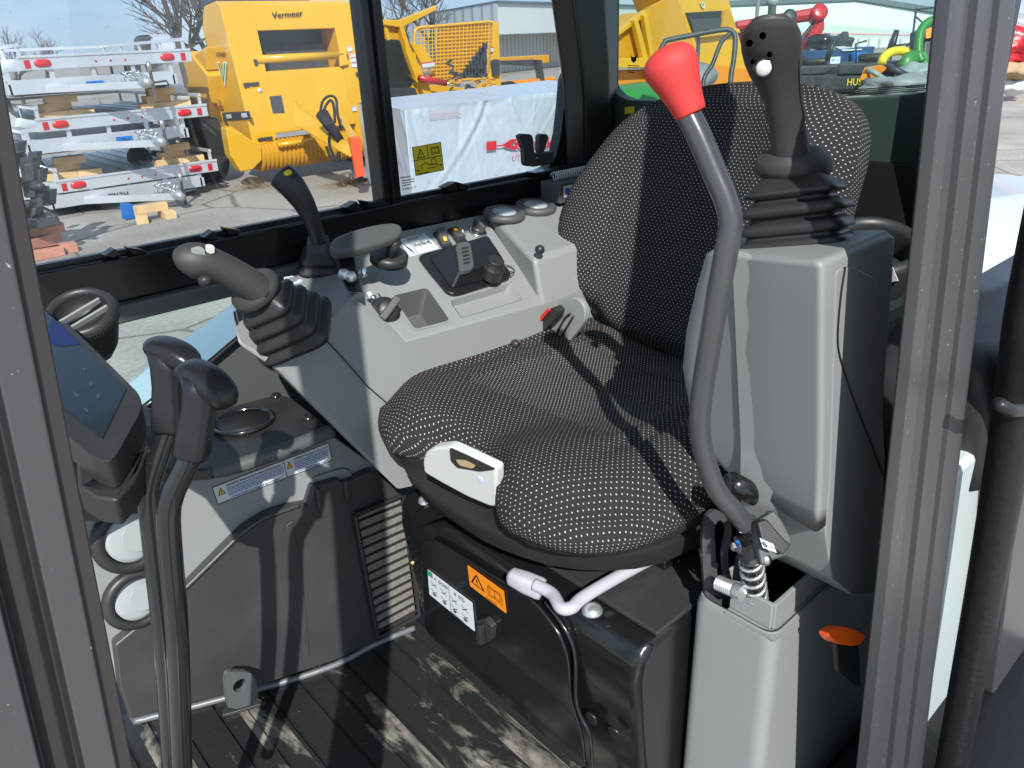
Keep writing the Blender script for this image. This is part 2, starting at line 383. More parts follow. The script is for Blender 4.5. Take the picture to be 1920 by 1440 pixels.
# glass: straight-through tinted transparency, a mirror coat and a few dust specks
def glass(name, tint, dust=.0, refl=1.0):
    m, nt, b, out = nodes(name); N = nt.nodes.new; L = nt.links.new; nt.nodes.remove(b)
    t = N('ShaderNodeBsdfTransparent'); t.inputs[0].default_value = (*tint, 1); g = N('ShaderNodeBsdfGlossy'); g.inputs['Roughness'].default_value = .0
    f = N('ShaderNodeFresnel'); ge = N('ShaderNodeNewGeometry'); L(math_(nt, 'ADD', math_(nt, 'MULTIPLY', ge.outputs['Backfacing'], 1 / 1.45 - 1.45), 1.45), f.inputs[0]); mix = N('ShaderNodeMixShader')
    L(math_(nt, 'MULTIPLY', f.outputs[0], refl), mix.inputs[0]); L(t.outputs[0], mix.inputs[1]); L(g.outputs[0], mix.inputs[2]); cur = mix.outputs[0]
    if dust:
        tcn = N('ShaderNodeTexCoord'); n = N('ShaderNodeTexNoise'); n.inputs['Scale'].default_value = 260; n.inputs['Detail'].default_value = 2; L(tcn.outputs['Object'], n.inputs[0])
        n2 = N('ShaderNodeTexNoise'); n2.inputs['Scale'].default_value = 5; L(tcn.outputs['Object'], n2.inputs[0])
        r = N('ShaderNodeMapRange'); L(n.outputs[0], r.inputs[0]); r.inputs[1].default_value = .72; r.inputs[2].default_value = .78; r.inputs[4].default_value = .8
        fac = math_(nt, 'ADD', math_(nt, 'MULTIPLY', r.outputs[0], n2.outputs[0]), math_(nt, 'MULTIPLY', n2.outputs[0], dust))
        d = N('ShaderNodeBsdfDiffuse'); d.inputs[0].default_value = (.6, .66, .7, 1); m2 = N('ShaderNodeMixShader'); L(fac, m2.inputs[0]); L(cur, m2.inputs[1]); L(d.outputs[0], m2.inputs[2]); cur = m2.outputs[0]
    L(cur, out.inputs[0])
glass('side_glass', (.86, .89, .90), .05)
glass('front_glass', (.86, .94, .93), .0)
glass('rear_glass', (.80, .88, .84), .02)
# yard: worn pale asphalt with cracks, patches and grit
m, nt, b, out = nodes('yard'); N = nt.nodes.new; L = nt.links.new
tcn = N('ShaderNodeTexCoord'); n1 = N('ShaderNodeTexNoise'); n1.inputs['Scale'].default_value = .55; n1.inputs['Detail'].default_value = 8; n1.inputs['Roughness'].default_value = .6; L(tcn.outputs['Object'], n1.inputs[0])
n2 = N('ShaderNodeTexNoise'); n2.inputs['Scale'].default_value = 22; n2.inputs['Detail'].default_value = 8; n2.inputs['Roughness'].default_value = .75; L(tcn.outputs['Object'], n2.inputs[0])
r1 = N('ShaderNodeValToRGB'); r1.color_ramp.elements[0].position = .3; r1.color_ramp.elements[1].position = .7; r1.color_ramp.elements[0].color = (.30, .27, .235, 1); r1.color_ramp.elements[1].color = (.52, .475, .41, 1); L(n1.outputs[0], r1.inputs[0])
mu = N('ShaderNodeMix'); mu.data_type = 'RGBA'; mu.blend_type = 'MULTIPLY'; mu.inputs[0].default_value = 1; r2 = N('ShaderNodeValToRGB'); r2.color_ramp.elements[0].position = .3; r2.color_ramp.elements[0].color = (.62, .6, .58, 1); r2.color_ramp.elements[1].position = .65; L(n2.outputs[0], r2.inputs[0]); L(r1.outputs[0], mu.inputs[6]); L(r2.outputs[0], mu.inputs[7])
vo = N('ShaderNodeTexVoronoi'); vo.feature = 'DISTANCE_TO_EDGE'; vo.inputs['Scale'].default_value = .55; ad = N('ShaderNodeMix'); ad.data_type = 'VECTOR'; ad.inputs[0].default_value = .12; L(tcn.outputs['Object'], ad.inputs[4]); L(n1.outputs[1], ad.inputs[5]); L(ad.outputs[1], vo.inputs[0])
r3 = N('ShaderNodeMapRange'); r3.inputs[1].default_value = .003; r3.inputs[2].default_value = .012; r3.inputs[3].default_value = .45; r3.inputs[4].default_value = 1; L(vo.outputs[0], r3.inputs[0])
m3 = N('ShaderNodeMix'); m3.data_type = 'RGBA'; m3.blend_type = 'MULTIPLY'; m3.inputs[0].default_value = 1; L(mu.outputs[2], m3.inputs[6]); L(r3.outputs[0], m3.inputs[7]); L(m3.outputs[2], b.inputs[0]); b.inputs['Roughness'].default_value = .9
bp = N('ShaderNodeBump'); bp.inputs['Strength'].default_value = .4; bp.inputs['Distance'].default_value = .02; L(n2.outputs[0], bp.inputs['Height']); L(bp.outputs[0], b.inputs['Normal'])
# floor mat: black rubber with trodden-in clay
m, nt, b, out = nodes('floor_rubber'); N = nt.nodes.new; L = nt.links.new
tcn = N('ShaderNodeTexCoord'); sp = N('ShaderNodeSeparateXYZ'); L(tcn.outputs['Object'], sp.inputs[0])
n1 = N('ShaderNodeTexNoise'); n1.inputs['Scale'].default_value = 9; n1.inputs['Detail'].default_value = 7; n1.inputs['Roughness'].default_value = .68; n1.inputs['Distortion'].default_value = .6; fm_ = N('ShaderNodeMapping'); fm_.inputs['Scale'].default_value = (1.7, .62, 1); L(tcn.outputs['Object'], fm_.inputs[0]); L(fm_.outputs[0], n1.inputs[0])
n2 = N('ShaderNodeTexNoise'); n2.inputs['Scale'].default_value = 330; n2.inputs['Detail'].default_value = 2; L(tcn.outputs['Object'], n2.inputs[0])
wv = math_(nt, 'MODULO', math_(nt, 'FLOOR', math_(nt, 'DIVIDE', math_(nt, 'ADD', sp.outputs[0], 10.0), .046)), 3.0)
st = math_(nt, 'MULTIPLY', math_(nt, 'COMPARE', wv, 1.0, .5), .13)
nearf = N('ShaderNodeMapRange'); nearf.inputs[1].default_value = 1.05; nearf.inputs[2].default_value = .55; nearf.inputs[3].default_value = -.09; nearf.inputs[4].default_value = .05; L(sp.outputs[1], nearf.inputs[0])
sm = math_(nt, 'ADD', math_(nt, 'ADD', n1.outputs[0], st), nearf.outputs[0])
r = N('ShaderNodeMapRange'); r.inputs[1].default_value = .55; r.inputs[2].default_value = .69; r.inputs[4].default_value = .85; L(sm, r.inputs[0])
sk = N('ShaderNodeMapRange'); sk.inputs[1].default_value = .735; sk.inputs[2].default_value = .76; L(n2.outputs[0], sk.inputs[0])
fac = math_(nt, 'MAXIMUM', math_(nt, 'MULTIPLY', r.outputs[0], math_(nt, 'ADD', .45, n1.outputs[0])), sk.outputs[0])
mxn = N('ShaderNodeMix'); mxn.data_type = 'RGBA'; L(fac, mxn.inputs[0]); mxn.inputs[6].default_value = (.020, .021, .021, 1); mxn.inputs[7].default_value = (.30, .28, .23, 1); L(mxn.outputs[2], b.inputs[0])
rr = N('ShaderNodeMapRange'); L(fac, rr.inputs[0]); rr.inputs[3].default_value = .35; rr.inputs[4].default_value = .9; L(rr.outputs[0], b.inputs['Roughness'])
# corrugated sheet: flat, the shade between ribs painted as dark colour bands
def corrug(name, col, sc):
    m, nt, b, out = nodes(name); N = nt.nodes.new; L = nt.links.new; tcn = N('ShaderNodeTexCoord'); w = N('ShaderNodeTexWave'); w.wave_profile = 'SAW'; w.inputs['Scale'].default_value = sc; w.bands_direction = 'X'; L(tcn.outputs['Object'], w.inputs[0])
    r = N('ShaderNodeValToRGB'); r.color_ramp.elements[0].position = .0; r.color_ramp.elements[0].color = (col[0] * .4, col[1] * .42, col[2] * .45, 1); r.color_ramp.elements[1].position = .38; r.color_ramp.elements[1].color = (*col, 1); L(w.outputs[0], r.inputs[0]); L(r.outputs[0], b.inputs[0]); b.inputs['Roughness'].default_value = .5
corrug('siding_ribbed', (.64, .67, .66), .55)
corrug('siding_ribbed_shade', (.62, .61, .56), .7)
MAT('wall_green', (.030, .050, .044), .45, bump=(60, .1))
# ============================================================ setting
g = mk('ground', [(-60, -60, -1.75), (260, -60, -1.75), (260, 260, -1.75), (-60, 260, -1.75)], [(0, 1, 2, 3)], 'yard'); g['kind'] = 'structure'

# ============================================================ the excavator the photographer leans into
X = thing('mini_excavator', 'white and black compact excavator seen from inside its grey trimmed cab with the door open', 'excavator', (.6, .75, -1.75))
# --- floor, seat box -------------------------------------------------
prof = []; x = -.12; gi = 0
while x < .57:
    w_ = (.040, .052, .040)[gi % 3]; gi += 1
    prof += [(x, -1.0), (x + w_ - .006, -1.0), (x + w_ - .005, -1.005), (x + w_ - .001, -1.005)]; x += w_
prof = [p for p in prof if p[0] < .60] + [(.60, -1.0)]
vs = []; fs = []
nY = 14
ys = [-.05 + 1.22 * i / nY for i in range(nY + 1)]
for yv in ys: vs += [(p[0], yv, p[1]) for p in prof]
k = len(prof)
for i in range(nY):
    for j in range(k - 1): fs.append((i * k + j, i * k + j + 1, (i + 1) * k + j + 1, (i + 1) * k + j))
mk('floor_mat', vs, fs, 'floor_rubber', X, label='black ribbed rubber floor mat smeared with dry clay')
box('floor_pan', (-.2, -.1, -1.06), (1.35, 1.3, -1.008), 'black_steel', X)
# seat box with rounded front panel
pf = yp(.45)
prof = [(.588, -1.0), (.566, -.80), (.560, -.73), (.566, -.695), (.586, -.677), (.72, -.677), (.72, -1.0)]
MB().prism([V((a, .447, b)) for a, b in prof], (0, .515, 0)).build('seat_box', ['black_paint'], X, bev=.014, seg=4, label='glossy black steel box under the seat')
sb = bpy.data.objects['seat_box']
box('top_plate', (.60, .449, -.6765), (1.3, 1.02, -.669), 'box_steel', sb, bev=.002)
box('rear_box', (.64, .60, -1.0), (1.3, 1.02, -.680), 'black_paint', sb)
fxp = xp(.556)
# service panel seams and fittings on the front face
q = pts([(1022, 1128), (1060, 1180), (1078, 1230), (1080, 1310), (1090, 1345), (1106, 1380), (1110, 1440), (1112, 1500)], fxp)
MB().tube(spl(q, 5), .0028, 0, 8).build('panel_edge_strip', 'black_tube', sb, smooth=True)
slab('front_cover', [(812, 1005), (1005, 1120), (1055, 1185), (1072, 1235), (1074, 1310), (1098, 1380), (1102, 1445), (800, 1180), (794, 1020)], fxp, 0, .006, 'black_paint', sb, r=.02, bev=.003)
dc = xp(.5485)
decal('control_pattern_sticker', pts([(802, 1067), (886, 1130), (891, 1184), (806, 1114)], dc),
      [('rect', 0, 0, .12, .22, 'label_green'), ('line', (.5, 0), (.5, 1), .001, 'print_black'), ('text', 'A  ISO/90', .16, .2, .12, 'print_black'), ('text', 'B  STD', .62, .2, .12, 'print_black')] +
      [e for i in range(4) for j in range(2) for e in (('line', (.06 + .23 * i, .36 + .3 * j), (.2 + .23 * i, .5 + .3 * j), .0012, 'print_black'), ('line', (.2 + .23 * i, .36 + .3 * j), (.08 + .23 * i, .52 + .3 * j), .0012, 'print_black'), ('rect', .1 + .23 * i, .80, .16 + .23 * i, .88, 'print_black'))] + [('lines', .5, .93, .95, .99, 1, 'print_black')], sb)
decal('warning_sticker', pts([(877, 1059), (945, 1108), (950, 1150), (882, 1098)], dc), warn_tri(.05, .12, .4, .62) + book(.55, .22, .38, .5) + [('lines', .45, .88, .97, .97, 1, 'print_black')], sb, base='label_orange')
l_ = slab('cover_latch', [(908, 1155), (925, 1150), (938, 1165), (936, 1190), (922, 1200), (905, 1190)], fxp, .006, .016, 'black_plastic', sb, r=.004, bev=.002)
slab('latch_wing', [(916, 1160), (924, 1160), (926, 1195), (917, 1192)], fxp, .016, .026, 'black_plastic', sb, bev=.002)
for cx_, cy_, rx_ in ((1110, 1346, 12), (1152, 1373, 13)):
    MB().lathe(P(cx_, cy_, 'x', .560), (-1, 0, 0), [(.0, 0), (.0095, 0), (.0105, .0012), (.009, .003), (0, .0035)], n=20).build('hole_plug', 'black_steel', sb, smooth=True)
for cx_, cy_ in ((1110, 1146), (800, 940)):
    MB().lathe(P(cx_, cy_, 'z', -.669), (0, 0, 1), [(.014, 0), (.014, .002), (.011, .007), (.004, .010), (0, .0102)], n=20).build('dome_bolt', 'zinc', sb, smooth=True)
for cx_, cy_ in ((1267, 1050),):
    MB().lathe(P(cx_, cy_, 'z', -.669), (0, 0, 1), [(.006, 0), (.006, .002), (0, .004)], n=12).build('rivet', 'zinc', sb, smooth=True)
# wing bolt left of the box
a = P(782, 1053, 'x', .575)
MB().lathe(a + V((.01, 0, 0)), (-1, .2, 0), [(.006, 0), (.006, .018), (.0045, .022), (0, .023)], n=12).build('release_pin', 'gold_bolt', sb, smooth=True)
MB().tube([a + V((-.002, .004, .022)), a + V((-.002, .004, -.02))], .0035, 0, 10).build('release_pin_bar', 'zinc', sb, smooth=True)
# --- seat ---------------------------------------------------------
def ring_outline(pl, n=72):
    """closed smooth outline from few points, resampled evenly"""
    l = [V(p) for p in pl]; L = l[-1:] + l + l[:2]; o = []
    for i in range(1, len(L) - 2):
        p0, p1, p2, p3 = L[i - 1], L[i], L[i + 1], L[i + 2]
        for j in range(12):
            t = j / 12; o.append(.5 * ((2 * p1) + (p2 - p0) * t + (2 * p0 - 5 * p1 + 4 * p2 - p3) * t * t + (3 * p1 - p0 - 3 * p2 + p3) * t ** 3))
    o.append(o[0]); d = [0]
    for i in range(len(o) - 1): d.append(d[-1] + (o[i + 1] - o[i]).length)
    r = []; j = 0
    for i in range(n):
        s = d[-1] * i / n
        while d[j + 1] < s: j += 1
        r.append(o[j].lerp(o[j + 1], (s - d[j]) / max(d[j + 1] - d[j], 1e-9)))
    return r
def sm(a, b, x): t = max(0, min(1, (x - a) / (b - a))); return t * t * (3 - 2 * t)
def gau(x, s): return math.exp(-(x / s) ** 2)
# outline of the cushion seen from above (X rear, Y across)
out = ring_outline([(.494, .605, 0), (.498, .555, 0), (.525, .505, 0), (.578, .465, 0), (.66, .450, 0), (.78, .452, 0), (.93, .46, 0), (1.02, .50, 0), (1.05, .60, 0), (1.05, .88, 0), (1.02, .955, 0), (.93, .985, 0), (.80, .995, 0), (.69, .997, 0), (.60, .985, 0), (.545, .945, 0), (.512, .89, 0), (.503, .845, 0), (.530, .80, 0), (.542, .72, 0), (.532, .665, 0)], 96)
c0 = V((.78, .735, 0))
def ztop(x, y):
    v = (y - .735) / .28; u = (x - .5) / .55
    z = -.480 - .030 * gau(v, .55) * sm(.1, .45, u)                 # the sitting hollow
    z += .022 * gau(abs(v) - .8, .26) * sm(.0, .5, u)               # side bolsters
    z += .020 * gau(abs(v) - .50, .30) * gau(u - .14, .22)          # thigh pads
    z -= .020 * gau(v, .16) * gau(u - .02, .28)                      # dip in the middle of the front
    z -= .007 * sm(.35, 0, u)
    z -= .010 * gau((abs(v) - .60 - .06 * math.sin(u * 3)) , .045) * sm(.10, .35, u)     # sewn channels
    z -= (.006 * gau(u - .62, .022) + .006 * gau(u - .80, .022)) * sm(.75, .5, abs(v))
    return z
vs = []; fs = []; uvs = []; fm = []
NR = 40
for i in range(NR + 1):
    t = i / NR
    for p in out:
        q = c0 + (p - c0) * t; vs.append(V((q.x, q.y, ztop(q.x, q.y) - .026 * sm(.80, 1.0, t) ** 1.5))); uvs.append((q.y, q.x))
n = len(out)
side = [(1.014, .009, .012), (1.017, .017, .024), (1.012, .023, .034), (1.0, .027, .042), (.97, .029, .055)]
for s_, dz, ad_ in side:
    for p in out:
        q = c0 + (p - c0) * s_; d = (p - c0).normalized(); vs.append(V((q.x, q.y, ztop(p.x, p.y) - .034 - dz))); uvs.append((p.y + d.y * ad_, p.x + d.x * ad_))
for i in range(NR + len(side)):
    for j in range(n):
        if i == 0: f = (j, n + j, n + (j + 1) % n)
        else: f = (i * n + j, (i + 1) * n + j, (i + 1) * n + (j + 1) % n, i * n + (j + 1) % n)
        fs.append(f); c = vs[f[1]]; v = abs((c.y - .735) / .28); u = (c.x - .5) / .55
        fm.append(1 if (v < .52 and .30 + .16 * math.cos(v * 5) * .5 + .1 * v < u < .98 and i < NR * .92) else 0)
# seat base first: it is the part that carries the rest
ctr = V((.79, .735))
def blk(z, s, sx=1, dx=0): return [V((c0.x + (p.x - c0.x) * s * sx + dx, c0.y + (p.y - c0.y) * s, z)) for p in out[::2]]
outp = ring_outline([(.518, .655, 0), (.536, .595, 0), (.560, .552, 0), (.606, .505, 0), (.665, .478, 0), (.78, .470, 0), (.93, .475, 0), (1.02, .52, 0), (1.05, .60, 0), (1.05, .87, 0), (1.02, .94, 0), (.93, .97, 0), (.80, .98, 0), (.69, .98, 0), (.62, .965, 0), (.565, .93, 0), (.530, .88, 0), (.516, .835, 0), (.512, .775, 0), (.512, .745, 0), (.512, .70, 0)], 96)
def bl2(z, s, dx=0): return [V((c0.x + (p.x - c0.x) * s + dx, c0.y + (p.y - c0.y) * s, z)) for p in outp[::2]]
mb = MB().rings([blk(-.520, .90), blk(-.528, .965), blk(-.538, .99), blk(-.546, .985, dx=.002), blk(-.556, .965, dx=.004), bl2(-.580, .985, dx=.002), bl2(-.586, .995, dx=.002), bl2(-.594, .985, dx=.004), bl2(-.622, .96, dx=.008), bl2(-.636, .91, dx=.016), bl2(-.643, .82, dx=.026)])
seat = mb.build('operator_seat', 'cloth_skirt', X, smooth=True, label='black fabric operator seat with white dotted cover and tall backrest')
mk('seat_cushion', vs, fs, ['seat_fabric', 'seat_fabric_center'], seat, smooth=True, fm=fm, uvs=uvs)
# slide rail, runner, height lever
for y_ in (.515, .90): MB().box((.70, y_, -.6685), (1.1, y_ + .02, -.654)).build('slide_rail', 'black_paint', seat, bev=.002)
MB().box((.70, .52, -.6535), (1.0, .95, -.6475)).build('rail_plate', 'black_steel', seat, bev=.002)
q = [P(775, 958, 'x', .585), P(832, 940, 'x', .60)]
MB().prism([P(772, 962, 'x', .548), P(838, 938, 'x', .552), P(838, 968, 'x', .552), P(778, 992, 'x', .548)], (.05, 0, 0)).build('rail_end', 'frame_black', seat, bev=.003)
# lilac slide bar
bar = spl([P(1245, 1041, 'z', -.655), P(1150, 1093, 'z', -.657), P(1092, 1128, 'z', -.660), P(1072, 1146, 'z', -.662), P(1052, 1146, 'z', -.662), P(1035, 1120, 'z', -.662), P(1003, 1103, 'z', -.660)], 8)
bar = [p + V((0, 0, .006)) for p in bar]
lev = MB().tube(bar, .0085, 0, 14).build('slide_lever', 'lilac_paint', seat, smooth=True, label='pale lilac bent metal slide lever')
g0, g1 = P(1018, 1106, 'z', -.665), P(953, 1078, 'z', -.655)
MB().loft([(g0, .012, .011, 4), (g0.lerp(g1, .1), .0135, .012, 4), (g0.lerp(g1, .5), .0135, .012, 3.5), (g0.lerp(g1, .9), .012, .010, 3), (g1, .007, .006, 3)], (0, 0, 1)).build('slide_lever_grip', 'lilac_paint', seat, smooth=True)
MB().lathe(P(1221, 1052, 'z', -.675), (-.5, -.6, .3), [(.0075, 0), (.0075, .006), (.005, .008), (.004, .013), (0, .014)], n=6).build('slide_lever_bolt', 'gold_bolt', seat)
# white suspension handle in the notch at the front
hp = [(795, 862), (800, 846), (815, 837), (845, 834), (880, 850), (934, 876), (936, 946), (925, 949), (880, 930), (830, 903), (798, 884)]
hpl = plane3(P(797, 870, 'x', .494), P(935, 880, 'x', .512), P(930, 946, 'x', .517))
slab('suspension_handle', hp, hpl, -.014, .004, 'white_handle', seat, r=.006, bev=.005, seg=3, label='off white weight adjustment handle at the seat front')
slab('handle_slot', [(848, 836), (880, 850), (934, 876), (905, 880), (862, 873), (850, 860)], hpl, .0035, .0055, 'black_plastic', seat, r=.003)
slab('handle_window', [(860, 857), (878, 858), (898, 868), (892, 874), (868, 868)], hpl, .0058, .0063, 'cardboard', seat, r=.003)
MB().lathe(P(904, 896, 'p', hpl) + hpl[1] * .004, hpl[1], [(.0048, 0), (.0048, .001), (0, .0012)], n=14).build('handle_pin', 'label_blue', seat)
# backrest: a tall rounded shell leaning back
bp0, bp1, bp2 = V((.985, .735, -.50)), V((1.0, .735, -.35)), V((1.09, .735, -.09))
bpl = (V((1.015, .735, -.35)), V((-.96, 0, .26)).normalized())
bo = [(1262, 682), (1160, 650), (1118, 628), (1098, 590), (1062, 545), (1036, 490), (1031, 430), (1040, 380), (1062, 335), (1108, 280), (1150, 225), (1200, 182), (1262, 158), (1330, 146), (1400, 142), (1470, 146), (1535, 165), (1568, 195), (1580, 235), (1575, 290), (1562, 340), (1540, 420), (1500, 520), (1460, 600), (1420, 660), (1340, 690)]
ol = ring_outline(pts(bo, bpl), 96); bn = bpl[1]; bc = V((0, 0, 0))
for p in ol: bc += p / len(ol)
sx = V((0, 1, 0)); sy = bn.cross(sx).normalized()
if sy.z < 0: sy = -sy
vs = []; fs = []; uvs = []; fm = []
NR = 30
def bh(a, b):
    h = .022 * gau(abs(a) - .2, .07) + .0 ; h -= .018 * gau(a, .16); h += .014 * gau(b + .10, .10); h -= .005 * gau(abs(a) - .135, .008) * (b < .10)
    return h
for i in range(NR + 1):
    t = i / NR
    for p in ol:
        q = bc + (p - bc) * t; a, b = (q - bc).dot(sx), (q - bc).dot(sy)
        vs.append(q + bn * (bh(a, b) - .035 * sm(.78, 1, t) ** 1.6)); uvs.append((a, b))
n = len(ol)
side = [(1.012, -.05, .012), (1.018, -.065, .03), (1.014, -.085, .05), (.99, -.10, .07), (.9, -.112, .09), (.5, -.12, .2), (.02, -.12, .3)]
for s_, dz, ad_ in side:
    for p in ol:
        q = bc + (p - bc) * s_; d = (p - bc).normalized(); vs.append(q + bn * dz); uvs.append(((p - bc).dot(sx) + d.dot(sx) * ad_, (p - bc).dot(sy) + d.dot(sy) * ad_))
for i in range(NR + len(side)):
    for j in range(n):
        fs.append((j, n + j, n + (j + 1) % n) if i == 0 else (i * n + j, (i + 1) * n + j, (i + 1) * n + (j + 1) % n, i * n + (j + 1) % n))
mk('backrest', vs, fs, 'seat_fabric', seat, smooth=True, uvs=uvs)
MB().box((1.09, .62, -.66), (1.16, .86, -.30)).build('backrest_frame', 'black_steel', seat, bev=.01)
# seat belt buckle
bkp = xp(.90)
stalk = slab('buckle_stalk', [(1002, 640), (1030, 590), (1052, 562), (1078, 556), (1096, 572), (1098, 600), (1080, 625), (1062, 646), (1050, 650)], bkp, -.012, .0, 'gray_plastic', seat, r=.012, bev=.004)
slab('seatbelt_buckle', [(1016, 612), (1052, 570), (1061, 578), (1058, 592), (1034, 618), (1018, 612)], bkp, .002, .022, 'black_plastic', seat, r=.003, bev=.002)
slab('buckle_button', [(1016, 606), (1047, 571), (1052, 575), (1021, 611)], bkp, .0225, .028, 'red_plastic', seat, bev=.0015)
q = pts([(1072, 587), (1062, 596), (1048, 622), (1046, 633), (1052, 634), (1066, 612), (1078, 592)], bkp)
MB().tube([p + V((-.004, 0, 0)) for p in spl(q, 5)], .002, 0, 8).build('buckle_wire', 'black_plastic', seat, smooth=True)
MB().lathe(P(963, 645, 'y', .93), (0, -1, .3), [(.008, 0), (.008, .006), (.005, .012), (0, .013)], n=14).build('console_stud', 'black_plastic', seat, smooth=True)

# --- console along the window side ---------------------------------
yN, yF = .93, 1.165
PN = lambda x, y: P(x, y, 'y', yN)
t4, t5 = PN(762, 640), PN(1018, 566)
f4 = P(900, 404, 'y', yF)
PT = plane3(t4, t5, f4)
n0, n1 = P(438, 592, 'y', .96), P(449, 648, 'y', .94)
t0, t1, t2, t3 = PN(527, 692), PN(594, 620), PN(660, 562), PN(682, 552)
n01 = P(434, 615, 'y', .95)
f0, f1, f2, f3 = P(478, 552, 'y', 1.10), P(575, 505, 'y', yF), P(660, 470, 'y', yF), P(757, 432, 'p', PT)
f3 = P(750, 436, 'y', yF)
k5 = P(905, 405, 'y', yF)
b0, b1 = PN(745, 917), PN(800, 905)
bR = V((1.05, yN, b1.z)); tR = V((1.05, yN, t5.z)); c4 = PN(776, 692)
T1 = [(736, 556), (800, 541), (843, 602), (777, 619)]; T2 = [(843, 565), (957, 532), (981, 562), (865, 597)]
t3 = P(682, 552, 'p', PT); f3 = P(752, 434, 'p', PT); k5 = P(905, 403, 'p', PT)
def filled(loops):
    """planar face with holes"""
    bm = bmesh.new(); es = []
    for l in loops:
        v = [bm.verts.new(p) for p in l]
        es += [bm.edges.new((v[i], v[(i + 1) % len(v)])) for i in range(len(v))]
    bmesh.ops.triangle_fill(bm, edges=es, use_beauty=True, use_dissolve=False)
    bm.verts.ensure_lookup_table(); bm.verts.index_update()
    r = ([v.co.copy() for v in bm.verts], [tuple(v.index for v in f.verts) for f in bm.faces]); bm.free(); return r
mb = MB()
mb.add([n0, f0, f1, f2, t2, t1, t0, n1, n01], [(0, 1, 2, 3, 4, 5, 6, 7, 8)])         # pod top
mb.add([t2, f2, f3, t3], [(0, 1, 2, 3)])
mb.add(*filled([[t3, f3, k5, t5, t4], rcorn(pts(T1, PT), .008, 3), rcorn(pts(T2, PT), .008, 3)]))
mb.add([t0, t1, t2, t3, t4, c4, t5, tR, bR, b1, b0], [(0, 1, 2, 3, 4, 5, 9, 10), (4, 6, 7, 8, 9, 5)])
# underside and nose
u0_, u1_ = P(470, 650, 'y', 1.06), V((b0.x + .02, 1.06, b0.z))
mb.add([n1, t0, b0, u1_, u0_, n01, n0, f0], [(0, 1, 2, 3, 4), (0, 4, 7, 6, 5)])
con = mb.build('window_console', 'gray_plastic', X, label='grey moulded console beside the side window')
bm = bmesh.new(); bm.from_mesh(con.data); bmesh.ops.remove_doubles(bm, verts=bm.verts, dist=1e-4); bmesh.ops.recalc_face_normals(bm, faces=bm.faces); bm.to_mesh(con.data); bm.free()
bv = con.modifiers.new('edge', 'BEVEL'); bv.width = .012; bv.segments = 4; bv.limit_method = 'ANGLE'; bv.angle_limit = rad(14); con.data.shade_smooth(); bv.harden_normals = True
# raised rear ledge with two speakers
r0_, r1_ = P(947, 419, 'y', 1.12), P(1023, 507, 'y', .93)
e0, e1 = P(905, 405, 'y', yF), P(1016, 566, 'y', .93)
mb = MB(); top = max(r0_.z, r1_.z)
lo = [e0 + V((-.003, 0, -.012)), e1 + V((0, -.002, -.03)), V((1.22, .928, e1.z - .03)), V((1.22, yF, e0.z - .03))]
hi = [V((r0_.x, yF, -.300)), V((r1_.x - .01, .95, -.345)), V((1.22, .95, -.335)), V((1.22, yF, -.300))]
mb.rings([lo, hi]).build('rear_ledge', 'gray_plastic', con, bev=.012, seg=3)
lp = zp(-.300)
for cx_, cy_, rx_ in ((945, 402, 33), (1004, 389, 30)):
    c = P(cx_, cy_, 'z', -.304)
    s_ = MB().lathe(c, (0, -.15, 1), [(.040, -.006), (.042, .002), (.039, .007), (.032, .008), (.029, .005)], n=36).build('ledge_vent', 'gray_dark_plastic', con, smooth=True)
    MB().lathe(c + V((0, 0, .001)), (0, -.15, 1), [(.024, 0), (.024, .006), (.018, .0085), (0, .009)], n=30).build('ledge_vent_disc', 'vent_white', con, smooth=True)
MB().lathe(P(1011, 468, 'y', .945), (-.4, -1, .2), [(.008, 0), (.008, .006), (.006, .010), (0, .011)], n=18).build('bump_stop', 'black_plastic', con, smooth=True)
# radio cover
HP = [(783, 487), (792, 481), (885, 457), (905, 456), (916, 463), (957, 518), (952, 528), (862, 556), (848, 558), (835, 552), (800, 510)]
slab('radio_cover', HP, PT, 0, .008, 'black_grain', con, r=.006, bev=.003, label='black grained blanking cover with socket')
q1 = pts([(800, 489), (912, 462), (948, 521), (845, 550)], PT); q2 = pts([(832, 492), (906, 470), (936, 516), (853, 541)], PT)
MB().rings([rcorn([p + PT[1] * .008 for p in q1], .01), rcorn([p + PT[1] * .034 for p in q2], .008)]).build('radio_cover_hump', 'black_grain', con, bev=.003)
slab('cover_pad', [(846, 496), (850, 489), (866, 486), (873, 490), (879, 533), (875, 538), (858, 543), (852, 540)], PT, .030, .038, 'gray_dark_plastic', con, r=.004, bev=.002)
for i in range(5):
    y0 = 499 + i * 7; slab('pad_rib', [(856 + i * .8, y0), (868 + i * .8, y0 - 3), (869 + i * .8, y0), (857 + i * .8, y0 + 3)], PT, .038, .0392, 'black_plastic', con)
c = P(925, 507, 'p', (PT[0] + PT[1] * .03, PT[1]))
MB().lathe(c, PT[1], [(.018, -.015), (.019, .006), (.015, .012), (.0145, .022), (0, .023)], n=10).build('socket_cap', 'black_plastic', con, bev=.0015)
MB().tube([c + PT[1] * .018 + V((.0, 0, 0)), P(964, 500, 'p', (PT[0] + PT[1] * .04, PT[1]))], .0012, 0, 6).build('cap_tether', 'zinc', con)
MB().tube(spl([P(945, 516, 'p', PT) + PT[1] * .02, P(958, 514, 'p', PT) + PT[1] * .012, P(961, 519, 'p', PT) + PT[1] * .01, P(948, 523, 'p', PT) + PT[1] * .01], 5), .0012, 0, 6).build('tether_ring', 'black_plastic', con)
